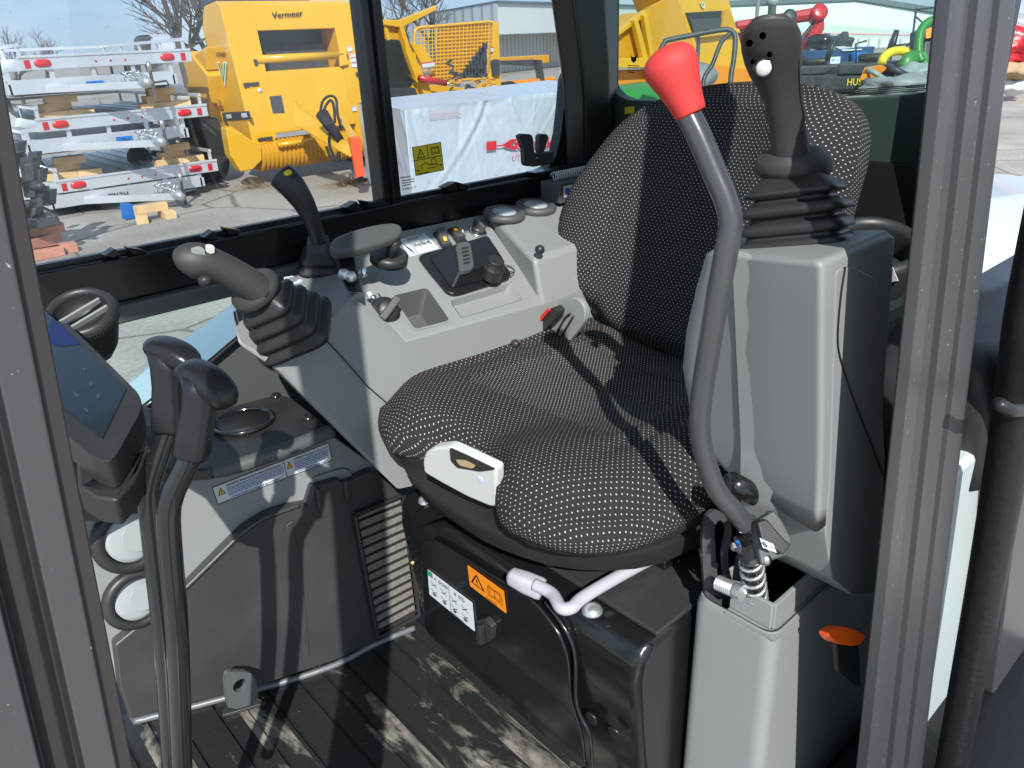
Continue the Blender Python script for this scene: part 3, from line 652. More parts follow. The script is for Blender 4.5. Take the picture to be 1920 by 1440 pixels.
# trays (sunken): walls built below the panel plane
def tray(name, q, depth, mat, lipmat, shrink=.80, lip=True):
    w = pts(q, PT); c = sum(w, V((0, 0, 0))) / len(w); dn = -PT[1] * depth
    mb = MB(); a = rcorn(w, .008, 3); bb = rcorn([c + (p - c) * shrink for p in w], .006, 3); n = len(a)
    mb.add([p + PT[1] * .0012 for p in a] + [p + dn for p in bb], [(i, (i + 1) % n, n + (i + 1) % n, n + i) for i in range(n)] + [tuple(range(n, 2 * n))], 0)
    if lip:
        o2 = rcorn([c + (p - c) * 1.07 for p in w], .009, 3)
        mb.add([p + PT[1] * .0016 for p in a] + [p + PT[1] * .0012 for p in o2], [(i, (i + 1) % n, n + (i + 1) % n, n + i) for i in range(n)], 1)
    return mb.build(name, [mat, lipmat], con)
tray('storage_tray', T1, .045, 'gray_tray', 'gray_plastic', .78)
tray('shallow_recess', T2, .012, 'gray_plastic', 'gray_plastic', .90, False)
# fuse/speed decal, rocker switches, key switch, plug
decal('pattern_decal', pts([(747, 450), (796, 438), (824, 466), (768, 482)], PT), [('line', (.28, .02), (.28, 1), .0008, 'print_black'), ('text', 'H-o-IIo-oJ', .34, .62, .22, 'print_black', .56), ('line', (.02, .2), (.2, .95), .0012, 'print_black'), ('lines', .3, .05, .9, .2, 2, 'print_black'), ('line', (.1, .5), (.17, .8), .003, 'print_black')], con)
def rocker(name, q, up, ic):
    a = slab(name, q, PT, 0, .005, 'black_plastic', con, r=.003, bev=.0015)
    w = pts(q, PT); c = sum(w, V((0, 0, 0))) / 4; w = [c + (p - c) * .74 for p in w]
    h0, h1 = (.016, .006) if up else (.007, .014)
    n_ = PT[1]; top = [w[0] + n_ * h0, w[1] + n_ * h0, w[2] + n_ * h1, w[3] + n_ * h1]
    k_ = MB().rings([[p + n_ * .004 for p in w], top]).build(name + '_rocker', 'gray_dark_plastic', con, bev=.0015)
    q4 = [top[0].lerp(top[3], ic[0]).lerp(top[1].lerp(top[2], ic[0]), .2), top[1].lerp(top[2], ic[0]).lerp(top[0].lerp(top[3], ic[0]), .2), top[1].lerp(top[2], ic[1]).lerp(top[0].lerp(top[3], ic[1]), .2), top[0].lerp(top[3], ic[1]).lerp(top[1].lerp(top[2], ic[1]), .2)]
    decal(name + '_symbol', q4, [('rect', .1, .1, .9, .9, 'amber')] + ic[2], con, base='print_black', h=.0006)
rocker('beacon_switch', [(811, 439), (829, 434), (848, 463), (829, 468)], True, (.55, .9, [('line', (.3, .3), (.7, .6), .0012, 'print_white'), ('line', (.3, .6), (.7, .4), .0012, 'print_white')]))
rocker('lock_switch', [(838, 432), (856, 428), (876, 456), (857, 460)], False, (.05, .4, []))
c = P(861, 444, 'p', PT) + PT[1] * .0125
decal('lock_symbol', [c + V((-.003, 0, .004)), c + V((.003, 0, .004)), c + V((.003, -.002, -.003)), c + V((-.003, -.002, -.003))], [('text', '6', .25, .95, .8, 'print_white')], con, base=None, h=.002)
c = P(895, 437, 'p', PT)
ks = MB().lathe(c, PT[1], [(.017, 0), (.0175, .004), (.015, .006), (.0135, .005), (.013, .0055), (0, .0055)], n=30).build('key_switch', 'bright_metal', con, smooth=True)
MB().lathe(c + PT[1] * .0056, PT[1], [(.0135, 0), (.0125, .008), (0, .008)], n=24).build('key_switch_cap', 'black_plastic', con, smooth=True)
d_ = (P(905, 446, 'p', PT) - P(886, 426, 'p', PT)).normalized(); e_ = PT[1].cross(d_)
MB().prism([c + PT[1] * .01 + d_ * a + e_ * b for a, b in ((-.017, -.003), (.013, -.004), (.015, 0), (.013, .004), (-.017, .003))], PT[1] * .014).build('key_switch_knob', 'gray_dark_plastic', con, bev=.0015)
MB().lathe(P(912, 455, 'p', PT), PT[1], [(.0075, 0), (.007, .0012), (0, .0014)], n=18).build('console_plug', 'gray_dark_plastic', con, smooth=True)
# throttle dial on the inner edge
c = P(722, 585, 'p', PT); ax = V((-.25, -.9, .45)).normalized()
MB().lathe(c + ax * -.005, ax, [(.024, 0), (.0245, .004), (.022, .005), (.0215, .013), (.0205, .014), (.0175, .0145), (.017, .030), (.014, .033), (0, .0335)], n=30).build('throttle_dial', 'black_plastic', con, smooth=True)
e1_ = V((.6, -.2, .6)); e1_ = (e1_ - ax * e1_.dot(ax)).normalized(); e2_ = ax.cross(e1_)
MB().prism([c + ax * .012 + e1_ * a + e2_ * b for a, b in ((-.021, -.006), (.021, -.006), (.022, 0), (.021, .006), (-.021, .006))], ax * .026).build('throttle_dial_grip', 'gray_dark_plastic', con, bev=.003)
decal('dial_decal', [P(*q_, 'p', (PT[0] + PT[1] * .002, PT[1])) for q_ in ((687, 549), (695, 547), (709, 572), (702, 575))], [('text', 'O I', .1, .6, .3, 'print_black')], con)
# pod seam and pod sticker
seam = [P(597, 622, 'y', yN - .001), P(640, 668, 'y', yN - .001), P(690, 725, 'y', yN - .001), P(742, 770, 'y', yN - .001), P(800, 800, 'y', yN - .001)]
MB().tube(seam, .0009, 0, 6).build('console_seam', 'print_black', con)
sm2 = [P(571, 563, 'd', 1.1) , P(606, 528, 'd', 1.16), P(604, 522, 'd', 1.17)]

# --- joystick of the window side -----------------------------------
pj = P(566, 640, 'd', 1.02)          # boot foot
jb, jt = P(560, 625, 'd', 1.045), P(487, 553, 'd', .985)
ax = (jt - jb).normalized()
sd = V((.75, -.62, .1)); sd = (sd - ax * sd.dot(ax)).normalized()
st = []
k = [(0, .052), (.010, .053), (.014, .045), (.022, .043), (.026, .048), (.034, .047), (.038, .039), (.046, .037), (.050, .042), (.058, .041), (.062, .034), (.070, .032), (.074, .036), (.081, .035), (.085, .028), (.098, .024)]
L_ = (jt - jb).length / .098
for h_, r_ in k: st.append((jb + ax * h_ * L_, r_, r_ * .86, 6))
js = MB().loft(st, sd, n=32).build('right_joystick', 'boot_rubber', X, smooth=True, label='black joystick with two pale thumb buttons on pleated boot')
MB().loft([(jt - ax * .006, .012, .012), (jt, .030, .030), (jt + ax * .006, .034, .034), (jt + ax * .014, .033, .033), (jt + ax * .021, .026, .026), (jt + ax * .026, .016, .016)], sd).build('joystick_collar', 'grip_rubber', js, smooth=True)
gp = spl([P(490, 548, 'd', .97), P(455, 524, 'd', .95), P(415, 503, 'd', .93), P(378, 490, 'd', .915), P(350, 490, 'd', .91), P(334, 497, 'd', .91)], 6)
rr = []
N_ = len(gp)
for i, p in enumerate(gp):
    t = i / (N_ - 1); r_ = .0165 + .003 * math.cos(t * 3) + .0055 * gau(t - .72, .25)
    if t > .82: r_ *= math.sqrt(max(0.02, 1 - ((t - .82) / .185) ** 2))
    rr.append((p, r_, r_ * 1.05))
MB().loft(rr, (.7, -.7, 0), n=28).build('joystick_grip', 'grip_rubber', js, smooth=True)
c = P(372, 470, 'd', .90)
nb = (V((0, 0, 1)) * .9 + V((0, -.3, 0))).normalized()
MB().prism(rcorn([P(356, 474, 'd', .893), P(376, 469, 'd', .895), P(388, 480, 'd', .90), P(368, 486, 'd', .898)], .004), nb * .006).build('joystick_button', 'gray_plastic', js, bev=.0015)
MB().prism(rcorn([P(383, 467, 'd', .898), P(398, 466, 'd', .902), P(405, 474, 'd', .905), P(391, 477, 'd', .903)], .004), nb * .006).build('joystick_button', 'button_white', js, bev=.0015)
MB().lathe(P(384, 520, 'd', .90), (-.3, -.5, -.9), [(.008, 0), (.008, .006), (.005, .010), (0, .011)], n=14).build('joystick_trigger', 'black_plastic', js, smooth=True)
# --- blade lever ----------------------------------------------------
b_, t_ = P(603, 515, 'd', 1.27), P(596, 450, 'd', 1.22)
ax = (t_ - b_).normalized(); k = [(0, .038), (.008, .039), (.012, .032), (.02, .031), (.024, .035), (.030, .034), (.034, .027), (.042, .026), (.045, .029), (.05, .028), (.06, .020), (.085, .016)]
L_ = (t_ - b_).length / .085
bl = MB().loft([(b_ + ax * h_ * L_, r_, r_ * .9, 5) for h_, r_ in k], (.8, -.6, 0), n=28).build('blade_lever', 'boot_rubber', X, smooth=True, label='slim black lever with yellow topped grip beside the armrest')
gp = spl([P(597, 452, 'd', 1.22), P(590, 425, 'd', 1.20), P(572, 385, 'd', 1.18), P(548, 350, 'd', 1.165), P(530, 332, 'd', 1.16), P(522, 324, 'd', 1.158)], 6); rr = []
for i, p in enumerate(gp):
    t = i / (len(gp) - 1); r_ = .0125 + .0085 * sm(.15, .7, t)
    if t > .85: r_ *= math.sqrt(max(.03, 1 - ((t - .85) / .155) ** 2))
    rr.append((p, r_, r_))
MB().loft(rr, (.7, -.7, 0), n=24).build('lever_grip', 'black_plastic', bl, smooth=True)
MB().lathe(P(538, 322, 'd', 1.145), (-.15, -.3, .9), [(.0075, -.003), (.0075, .0), (.005, .002), (0, .003)], n=18).build('lever_button', 'label_yellow', bl, smooth=True)
# --- armrest --------------------------------------------------------
ap = [(619, 462), (622, 449), (640, 440), (680, 427), (725, 418), (748, 421), (757, 432), (750, 446), (700, 462), (650, 474), (628, 474)]
apl = (P(690, 445, 'd', 1.14), V((.05, -.5, .86)).normalized())
ar = slab('armrest', ap, apl, -.016, .004, 'gray_dark_plastic', X, ch=2, bev=.008, seg=4, label='grey padded armrest on a folded black bracket')
MB().lathe(P(730, 477, 'd', 1.21), (0, -.35, 1), [(.030, -.012), (.030, .0), (.024, .004), (0, .005)], n=24).build('armrest_pivot', 'black_plastic', ar, smooth=True)
MB().tube([P(732, 478, 'd', 1.20), P(742, 452, 'd', 1.17)], .009, 0, 12).build('armrest_stem', 'black_plastic', ar, smooth=True)
MB().prism([P(632, 476, 'd', 1.12), P(662, 470, 'd', 1.13), P(668, 500, 'd', 1.12), P(680, 552, 'd', 1.10), P(652, 546, 'd', 1.10), P(640, 520, 'd', 1.11)], (.008, .02, -.002)).build('armrest_bracket', 'frame_black', ar, bev=.002)
for x_, y_ in ((645, 514), (658, 519)):
    MB().lathe(P(x_, y_, 'd', 1.10), (-.5, -.7, .3), [(.0085, 0), (.008, .003), (.004, .0055), (0, .006)], n=16).build('armrest_bolt', 'zinc', ar, smooth=True)
MB().lathe(P(678, 513, 'd', 1.10), (.2, -.7, .3), [(.006, 0), (.006, .008), (0, .009)], n=6).build('armrest_nut', 'bright_metal', ar)
decal('pod_sticker', [P(532, 522, 'd', 1.155), P(548, 519, 'd', 1.165), P(571, 529, 'd', 1.15), P(535, 537, 'd', 1.14)], [('lines', .3, .2, .95, .9, 4, 'print_black'), ('rect', .03, .25, .25, .75, 'print_black')], con, h=.002)

# --- side trim below the console ------------------------------------
sp_ = yp(1.03)
sc = slab('side_trim', [(150, 960), (250, 893), (400, 880), (600, 800), (700, 870), (735, 925), (745, 960), (560, 1100), (330, 1330), (240, 1330), (180, 1150)], sp_, -.03, 0, 'gray_plastic', X, bev=.003, label='grey side trim panel with round air vents')
# warning label (two halves, yellow triangles)
W_l = pts([(397, 914), (615, 830), (622, 862), (408, 945)], sp_)
decal('safety_label', W_l, [('line', (.585, 0), (.585, 1), .0009, 'print_black')] + [('line', a, b, .0010, 'print_black') for a, b in (((0, 0), (1, 0)), ((1, 0), (1, 1)), ((1, 1), (0, 1)), ((0, 1), (0, 0)))] +
      warn_tri(.025, .15, .06, .42, inner='label_yellow') + warn_tri(.60, .15, .055, .42, inner='label_yellow') +
      [('text', 'WARNING: Breathing diesel engine exhaust exposes', .10, .22, .11, 'print_black', .46), ('lines', .10, .28, .57, .78, 5, 'print_blue'), ('text', 'www.P65warnings.ca.gov/diesel', .12, .93, .10, 'print_blue', .4),
       ('text', 'WARNING: This product can expose you to', .67, .22, .11, 'print_black', .31), ('lines', .67, .28, .98, .78, 5, 'print_blue'), ('text', 'www.P65Warnings.ca.gov', .68, .93, .10, 'print_blue', .28)], sc)
# raised pocket above the black panel
slab('trim_pocket', [(580, 908), (585, 893), (640, 876), (655, 880), (662, 900), (668, 930), (580, 940)], sp_, 0, .006, 'gray_plastic', sc, r=.01, bev=.003)
for cx_, cy_, a in ((243, 1004, 1.0), (254, 1118, .9)):
    c = P(cx_, cy_, 'y', 1.03)
    MB().lathe(c, (0, -1, .1), [(.050 * a, 0), (.052 * a, .010), (.048 * a, .016), (.038 * a, .018), (.035 * a, .012), (.034 * a, .004)], n=44, cap=False).build('air_vent', 'black_plastic', sc, smooth=True)
    MB().lathe(c, (.2, -1, .25), [(.036 * a, .004), (.036 * a, .007), (.03 * a, .009), (.012 * a, .0105), (0, .0105)], n=36).build('air_vent_flap', 'vent_white', sc, smooth=True)
    MB().lathe(c + V((.008, -.0100, 0)), (.2, -1, .25), [(.022 * a, .0), (.022 * a, .0012), (0.021 * a, .0012), (.0, .001)], n=30).build('air_vent_tab', 'vent_white', sc, smooth=True)
# black kick panel
kp = yp(1.012)
KP = [(215, 1210), (335, 1113), (345, 1106), (420, 1030), (458, 992), (500, 965), (545, 950), (578, 945), (588, 912), (600, 908), (636, 898), (646, 906), (690, 886), (700, 882), (740, 915), (750, 922), (782, 1165), (700, 1205), (640, 1235), (560, 1262), (480, 1290), (360, 1320), (245, 1350), (225, 1290)]
kk = slab('kick_panel', KP, kp, -.02, .0, 'kick_plastic', X, bev=.004, seg=3, label='black moulded kick panel below the grey side trim')
MB().tube(chaikin(pts([(335, 1115), (420, 1032), (458, 994), (500, 968), (560, 948)], kp), 2, False), .004, 0, 8).build('panel_rim', 'kick_plastic', kk, smooth=True)
for x_, y_ in ((594, 930), (646, 915)):
    slab('panel_rib', [(x_ - 4, y_ - 16), (x_ + 4, y_ - 16), (x_ + 7, y_ + 12), (x_ + 3, y_ + 30), (x_ - 2, y_ + 12)], kp, 0, .007, 'kick_plastic', kk, bev=.002)
slab('panel_fold', [(537, 985), (548, 975), (566, 1080), (580, 1230), (572, 1230), (552, 1085)], kp, 0, .002, 'kick_plastic', kk, bev=.0015)
# filter with louvres
FQ = [(661, 962), (752, 925), (782, 1150), (704, 1193)]
fo = pts([(668, 968), (748, 932), (776, 1145), (708, 1184)], kp)
fl = MB().prism([p + V((0, -.0005, 0)) for p in fo], (0, -.004, 0)).build('cabin_filter', 'foam_filter', kk, label='grey foam cabin air filter behind black louvres')
fq = pts(FQ, kp)
mb = MB(); q_ = [p + V((0, -.002, 0)) for p in fq]
for i in range(4): mb.tube([q_[i] + V((0, -.006, 0)), q_[(i + 1) % 4] + V((0, -.006, 0))], .0045, 0, 8)
for i in range(1, 15):
    t = (i - .2) / 14.6; a = q_[0].lerp(q_[3], t); b = q_[1].lerp(q_[2], t); t2_ = .016 * .2
    mb.prism([a + V((0, -.003, .0010)), b + V((0, -.003, .0010)), b + V((0, -.003, -.0010)), a + V((0, -.003, -.0010))], (0, -.005, -.001))
mb.build('filter_louvre', 'black_plastic', fl, bev=.0008)
# shelf with cup holder
sh = zp(-.515)
SH = [(285, 885), (300, 800), (400, 770), (520, 738), (548, 745), (615, 798), (608, 806), (520, 838), (440, 866), (405, 872), (395, 880)]
shf = slab('cup_holder_shelf', SH, sh, -.018, 0, 'black_plastic', X, bev=.004, label='black shelf with a round cup holder beside the console')
lip = chaikin([P(395, 868, 'z', -.515), P(412, 872, 'z', -.515), P(520, 838, 'z', -.515), P(618, 798, 'z', -.515)], 2, False)
MB().tube([p + V((0, -.003, -.008)) for p in lip], .011, 0, 12).build('shelf_lip', 'gray_dark_plastic', shf, smooth=True)
c = P(456, 791, 'z', -.512)
MB().lathe(c, (0, 0, 1), [(.046, 0), (.047, .004), (.043, .006), (.040, .003), (.039, -.002), (.036, -.0021)], n=48, cap=False).build('cup_ring', 'black_tube', shf, smooth=True)
MB().lathe(c, (0, 0, 1), [(.0385, .0025), (.0385, .003), (0, .003)], n=40, cap=False).build('cup_well_shade', 'print_black', shf, smooth=True)  # no real well: a flat black disc paints the shade inside the cup ring
for x_, y_ in ((517, 744), (578, 785), (297, 790)):
    MB().lathe(P(x_, y_, 'z', -.515), (0, 0, 1), [(.009, 0), (.009, .002), (.006, .006), (.004, .006), (.003, .004), (0, .004)], n=14).build('shelf_bolt', 'black_tube', shf, smooth=True)
# the rear face of the shelf area: dark liner behind under the window
liner = MB().prism([P(230, 803, 'y', 1.185), P(300, 748, 'y', 1.185), P(387, 692, 'y', 1.185), P(447, 641, 'y', 1.185), P(470, 622, 'y', 1.185), V((.70, 1.185, -.38)), V((.70, 1.185, -.9)), V((-.25, 1.185, -.9)), V((-.25, 1.185, -.75))], (0, .02, 0)).build('side_liner', 'gray_dark_plastic', X, bev=.003)

# --- floor details --------------------------------------------------
tr = chaikin([P(250, 1350, 'z', -.996), P(350, 1325, 'z', -.996), P(480, 1290, 'z', -.996), P(560, 1268, 'z', -.996), P(640, 1240, 'z', -.996), P(700, 1205, 'z', -.996), P(775, 1175, 'z', -.996)], 2, False)
MB().tube([p + V((0, -.004, 0)) for p in tr], .0058, 0, 10).build('floor_trim', 'strip_metal', X, smooth=True, label='bare metal strip along the edge of the floor mat')
kb = (V((0, .985, 0)), V((0, -1, 0)))
BK = chaikin([P(417, 1262, 'p', kb), P(425, 1254, 'p', kb), P(440, 1254, 'p', kb), P(462, 1254, 'p', kb), P(476, 1266, 'p', kb), P(482, 1312, 'p', kb), P(426, 1328, 'p', kb), P(419, 1300, 'p', kb)], 1)
mb = MB(); cc = P(446, 1280, 'p', kb); rr = (P(458, 1280, 'p', kb) - cc).length
u_ = (P(470, 1275, 'p', kb) - cc).normalized(); w_ = kb[1].cross(u_)
hole = [cc + u_ * math.cos(2 * math.pi * i / 20) * rr + w_ * math.sin(2 * math.pi * i / 20) * rr for i in range(20)]
fv, ff = filled([BK, hole]); o2 = [p + kb[1] * .008 for p in fv]
mb.add(fv, ff).add(o2, ff)
for l in (BK, hole): mb.add(list(l) + [p + kb[1] * .008 for p in l], [(i, (i + 1) % len(l), len(l) + (i + 1) % len(l), len(l) + i) for i in range(len(l))])
bk_ = mb.build('tie_down_bracket', 'bracket_steel', X, label='grey steel plate with a round hole at the floor edge')
MB().prism([P(422, 1330, 'z', -.999), P(484, 1312, 'z', -.999), P(500, 1322, 'z', -.999), P(418, 1346, 'z', -.999)], (0, 0, .006)).build('bracket_foot', 'box_steel', bk_, bev=.001)

# --- twin travel levers ---------------------------------------------
for nm, pth, gpts, dd, lab in (
    ('travel_lever', [(318, 800, .715), (300, 850, .72), (284, 900, .725), (280, 940, .73), (290, 1040, .745), (302, 1150, .77), (313, 1270, .80), (322, 1440, .85), (330, 1560, .89)],
     [(276, 664, .70), (296, 655, .70), (330, 664, .695), (368, 688, .69)], .70, 'far black tube lever with T shaped grip'),
    ('travel_lever', [(360, 848, .66), (340, 890, .665), (322, 930, .67), (316, 970, .675), (321, 1050, .69), (330, 1150, .71), (336, 1270, .74), (341, 1440, .79), (346, 1560, .83)],
     [(343, 708, .655), (362, 700, .65), (400, 722, .64), (432, 760, .632)], .65, 'near black tube lever with T shaped grip')):
    l = spl([P(x_, y_, 'd', d__) for x_, y_, d__ in pth], 6)
    tv = MB().tube(l, .0103, 0, 20).build(nm, 'black_tube', X, smooth=True, label=lab)
    top = [P(x_, y_, 'd', d__) for x_, y_, d__ in gpts]
    l2 = spl(top, 6); rr = []
    for i, p in enumerate(l2):
        t = i / (len(l2) - 1); r_ = .0132 * math.sqrt(max(.04, 1 - abs(2 * t - 1) ** 4 * .96)); rr.append((p, r_ * .85, r_ * 1.05, 3.2))
    MB().loft(rr, (0, 0, 1), n=24).build('lever_grip', 'black_grain', tv, smooth=True)
    s0 = l[0]; mid = top[1].lerp(top[2], .55)
    s0b = l[3]
    nn = (mid - s0).normalized()
    MB().loft([(s0 + nn * -.004, 0.0131, 0.0124, 4), (s0 + nn * .0, 0.0142, 0.0133, 4), (s0.lerp(mid, .25), 0.0140, 0.0129, 3.6), (s0.lerp(mid, .55), 0.0131, 0.0124, 3.2), (s0.lerp(mid, .8), 0.0149, 0.0133, 2.6), (mid, 0.0189, 0.0138, 2.4)], (.75, -.66, 0), n=28).build('grip_neck', 'black_grain', tv, smooth=True)

# --- monitor and dash vent ------------------------------------------
mp0, mp1, mp2 = P(137, 633, 'd', .80), P(238, 730, 'd', .74), P(193, 823, 'd', .68)
MPL = plane3(mp0, mp1, mp2)
mon = slab('dash_monitor', [(60, 560), (104, 605), (128, 606), (258, 735), (266, 752), (262, 775), (215, 858), (200, 866), (172, 855), (60, 760)], MPL, -.032, 0, 'black_plastic', X, r=.006, bev=.004, seg=3, label='dark touch screen monitor in a black tilted housing')
slab('monitor_screen', [(60, 560), (137, 633), (238, 730), (193, 823), (60, 720)], MPL, .0005, .0012, 'screen', mon)
slab('screen_bar', [(100, 598), (137, 633), (152, 648), (112, 652), (80, 640)], MPL, .0014, .0017, 'screen_blue', mon)
for q in ([(158, 690), (163, 695), (159, 700), (154, 695)], [(170, 715), (176, 721), (172, 727), (166, 721)], [(184, 738), (190, 744), (186, 752), (180, 746)], [(140, 735), (150, 745), (147, 749), (137, 739)], [(160, 765), (168, 773), (165, 777), (157, 769)]):
    slab('screen_icon', q, MPL, .0014, .0017, 'screen_mark', mon)
slab('monitor_back', [(120, 660), (170, 855), (205, 866), (235, 830), (262, 770), (270, 790), (238, 850), (205, 885), (165, 880), (130, 860)], MPL, -.065, -.033, 'black_plastic', mon, bev=.008)
vc = P(152, 588, 'd', .86)
vx = (V((-.22, -.42, .88))).normalized()
dv = MB().lathe(vc, vx, [(.012, -.07), (.024, -.05), (.033, -.022), (.0375, -.006), (.0385, 0), (.035, .006), (.030, .007), (.0285, .0), (.027, -.012), (.01, -.018)], n=44).build('dash_vent', 'black_plastic', X, smooth=True, label='round black swivelling air vent above the monitor')
for i in range(44):
    pass
e1_ = V((1, .25, 0)); e1_ = (e1_ - vx * e1_.dot(vx)).normalized(); e2_ = vx.cross(e1_)
for o_ in (-.009, .007):
    c = vc + e2_ * o_; hw = math.sqrt((.0275) ** 2 - o_ ** 2)
    MB().prism([c + e1_ * -hw + e2_ * -.0015, c + e1_ * hw + e2_ * -.0015, c + e1_ * hw + e2_ * .0015, c + e1_ * -hw + e2_ * .0015], vx * -.006 ).build('vent_slat', 'gray_plastic', dv)
mb = MB()
for i in range(72):
    a = 2 * math.pi * i / 72; d_ = e1_ * math.cos(a) + e2_ * math.sin(a); t_ = vx.cross(d_)
    mb.prism([vc + d_ * .0378 + t_ * .0008, vc + d_ * .0378 - t_ * .0008, vc + d_ * .0396 - t_ * .0006, vc + d_ * .0396 + t_ * .0006], vx * -.006)
mb.build('vent_knurl', 'black_plastic', dv)
# dashboard body under the monitor
MB().prism([P(120, 900, 'd', .8), P(150, 850, 'd', .85), P(235, 870, 'd', .9), P(300, 800, 'd', .98), P(290, 760, 'd', 1.02), P(240, 745, 'd', 1.05), P(60, 800, 'd', .95)], (-.03, .10, -.12)).build('dash_base', 'gray_dark_plastic', X, bev=.01, seg=3)
MB().prism([P(90, 1000, 'y', 1.0), P(165, 955, 'y', 1.0), P(255, 890, 'y', 1.0), P(330, 868, 'y', 1.0), P(330, 845, 'y', 1.0), P(230, 868, 'y', 1.0), P(90, 900, 'y', 1.0)], (0, .14, 0)).build('dash_shoulder', 'gray_dark_plastic', X, bev=.006)
# --- window wall -----------------------------------------------------
YW = 1.2
sill = MB().box((-.25, 1.17, -.318), (1.26, 1.23, -.255)).build('window_sill_bar', 'frame_black', X, bev=.004, label='black lower rail of the sliding side window')
MB().box((-.25, 1.155, -.345), (1.26, 1.20, -.3185)).build('sill_step', 'gray_dark_plastic', sill, bev=.004)
MB().box((-.25, 1.185, -.262), (1.24, 1.2, -.248)).build('glazing_strip', 'black_steel', sill, bev=.002)
wp = yp(1.183)
mul = MB().box((.742, 1.185, -.255), (.780, 1.225, .35)).build('window_mullion', 'frame_black', X, bev=.003)
MB().box((.757, 1.178, -.255), (.762, 1.1845, .35)).build('mullion_groove', 'black_steel', mul)
# pane latches on the rail
for q_ in (((195, 480), (215, 466), (228, 478), (212, 484)), ((238, 464), (268, 468), (276, 474), (250, 478)),
           ((381, 446), (400, 432), (412, 444), (398, 450)), ((420, 427), (446, 430), (454, 436), (430, 440)),
           ((646, 390), (668, 377), (680, 392), (664, 396)), ((680, 376), (704, 380), (712, 386), (688, 390)),
           ((832, 352), (853, 341), (860, 355), (846, 358)), ((856, 341), (878, 347), (884, 352), (862, 356))):
    slab('rail_clip', q_, yp(1.165), -.02, .002, 'frame_black', sill, bev=.0015)
# panes
def pane(name, l, mat, parent, vec, label=None): return MB().prism(l, vec).build(name, mat, parent, label=label)
pane('window_pane', [V((-.25, 1.205, -.25)), V((.745, 1.205, -.25)), V((.745, 1.205, .35)), V((-.25, 1.205, .35))], 'side_glass', X, (0, .004, 0), 'front sliding pane speckled with dust')
pn2 = pane('window_pane', [V((.776, 1.212, -.25)), V((1.215, 1.212, -.25)), V((1.215, 1.212, .35)), V((.776, 1.212, .35))], 'side_glass', X, (0, .004, 0), 'rear sliding pane with yellow safety sticker')
pane('lower_pane', [V((-.25, 1.195, -.75)), P(230, 805, 'y', 1.195), P(300, 750, 'y', 1.195), P(387, 694, 'y', 1.195), P(447, 643, 'y', 1.195), V((.62, 1.195, -.326)), V((-.25, 1.195, -.326))], 'front_glass', X, (0, .004, 0))
fr_ = MB()
for i in range(120):
    for j in range(2):
        x_ = .20 + i * .0036 + (.0018 if j else 0); z_ = -.349 - j * .003
        fr_.prism([V((x_ + .0013 * math.cos(a), 1.1935, z_ + .0013 * math.sin(a))) for a in (0, 1.05, 2.1, 3.14, 4.2, 5.24)], (0, .0006, 0))
fr_.build('frit_dots', 'print_black', X)
MB().tube([P(225, 800, 'y', 1.18), P(300, 742, 'y', 1.18), P(387, 686, 'y', 1.18), P(447, 635, 'y', 1.18), P(480, 610, 'y', 1.18)], .006, 0, 8).build('lower_frame', 'frame_black', X, smooth=True)
# sticker on the rear pane
sp2 = yp(1.2108)
decal('pane_warning_sticker', pts([(772, 276), (826, 266), (832, 319), (779, 330)], sp2),
      [('rect', 0, 0, 1, .02, 'print_black'), ('rect', 0, .98, 1, 1, 'print_black'), ('rect', 0, 0, .02, 1, 'print_black'), ('rect', .98, 0, 1, 1, 'print_black'), ('line', (0, .47), (1, .47), .0012, 'print_black'), ('line', (.5, 0), (.5, .47), .0012, 'print_black')] +
      warn_tri(.12, .08, .28, .34, inner='label_yellow') + book(.62, .12, .28, .26) +
      [('line', a, b, .0012, 'print_black') for a, b in (((.24, .82), (.24, .66)), ((.24, .66), (.4, .62)), ((.4, .62), (.55, .72)), ((.55, .72), (.62, .72)), ((.6, .55), (.72, .5)), ((.72, .5), (.76, .72)), ((.6, .55), (.6, .72)), ((.45, .82), (.75, .82)), ((.62, .72), (.78, .72)), ((.78, .72), (.78, .8)), ((.06, .83), (.18, .83)), ((.82, .78), (.94, .78)))] +
      [('poly', [(.04, .83), (.1, .79), (.1, .87)], 'print_black'), ('poly', [(.96, .78), (.9, .74), (.9, .82)], 'print_black'), ('rect', .1, .93, .45, .96, 'print_black')], pn2, base='label_yellow')
decal('glass_mark', pts([(748, 330), (778, 326), (782, 352), (752, 358)], sp2), [('text', 'TEMPERED', .0, .2, .14, 'print_black'), ('lines', .1, .25, .9, .75, 3, 'print_black'), ('text', 'E 43R-0117', .1, 1.0, .16, 'print_black')], pn2, base=None)
# latch handle at the rear of the sliding pane
lt = slab('window_latch', [(990, 286), (1026, 282), (1027, 305), (988, 312)], yp(1.19), 0, .02, 'black_plastic', pn2, bev=.003, label='black pinch latch on the rear pane')
for q_ in ([(965, 254), (971, 250), (988, 251), (992, 256), (997, 306), (984, 312), (976, 308), (975, 280)], [(1003, 254), (1008, 250), (1019, 251), (1021, 257), (1012, 286), (1003, 286)]):
    slab('latch_finger', q_, yp(1.172), 0, .012, 'black_plastic', pn2, r=.005, bev=.003)
slab('latch_foot', [(984, 322), (1030, 314), (1034, 318), (1034, 324), (990, 326)], yp(1.19), 0, .03, 'frame_black', pn2, bev=.002)
MB().lathe(P(1006, 298, 'y', 1.169), (0, -1, 0), [(.005, 0), (.005, .002), (.003, .003), (0, .003)], n=6).build('latch_screw', 'black_tube', pn2)
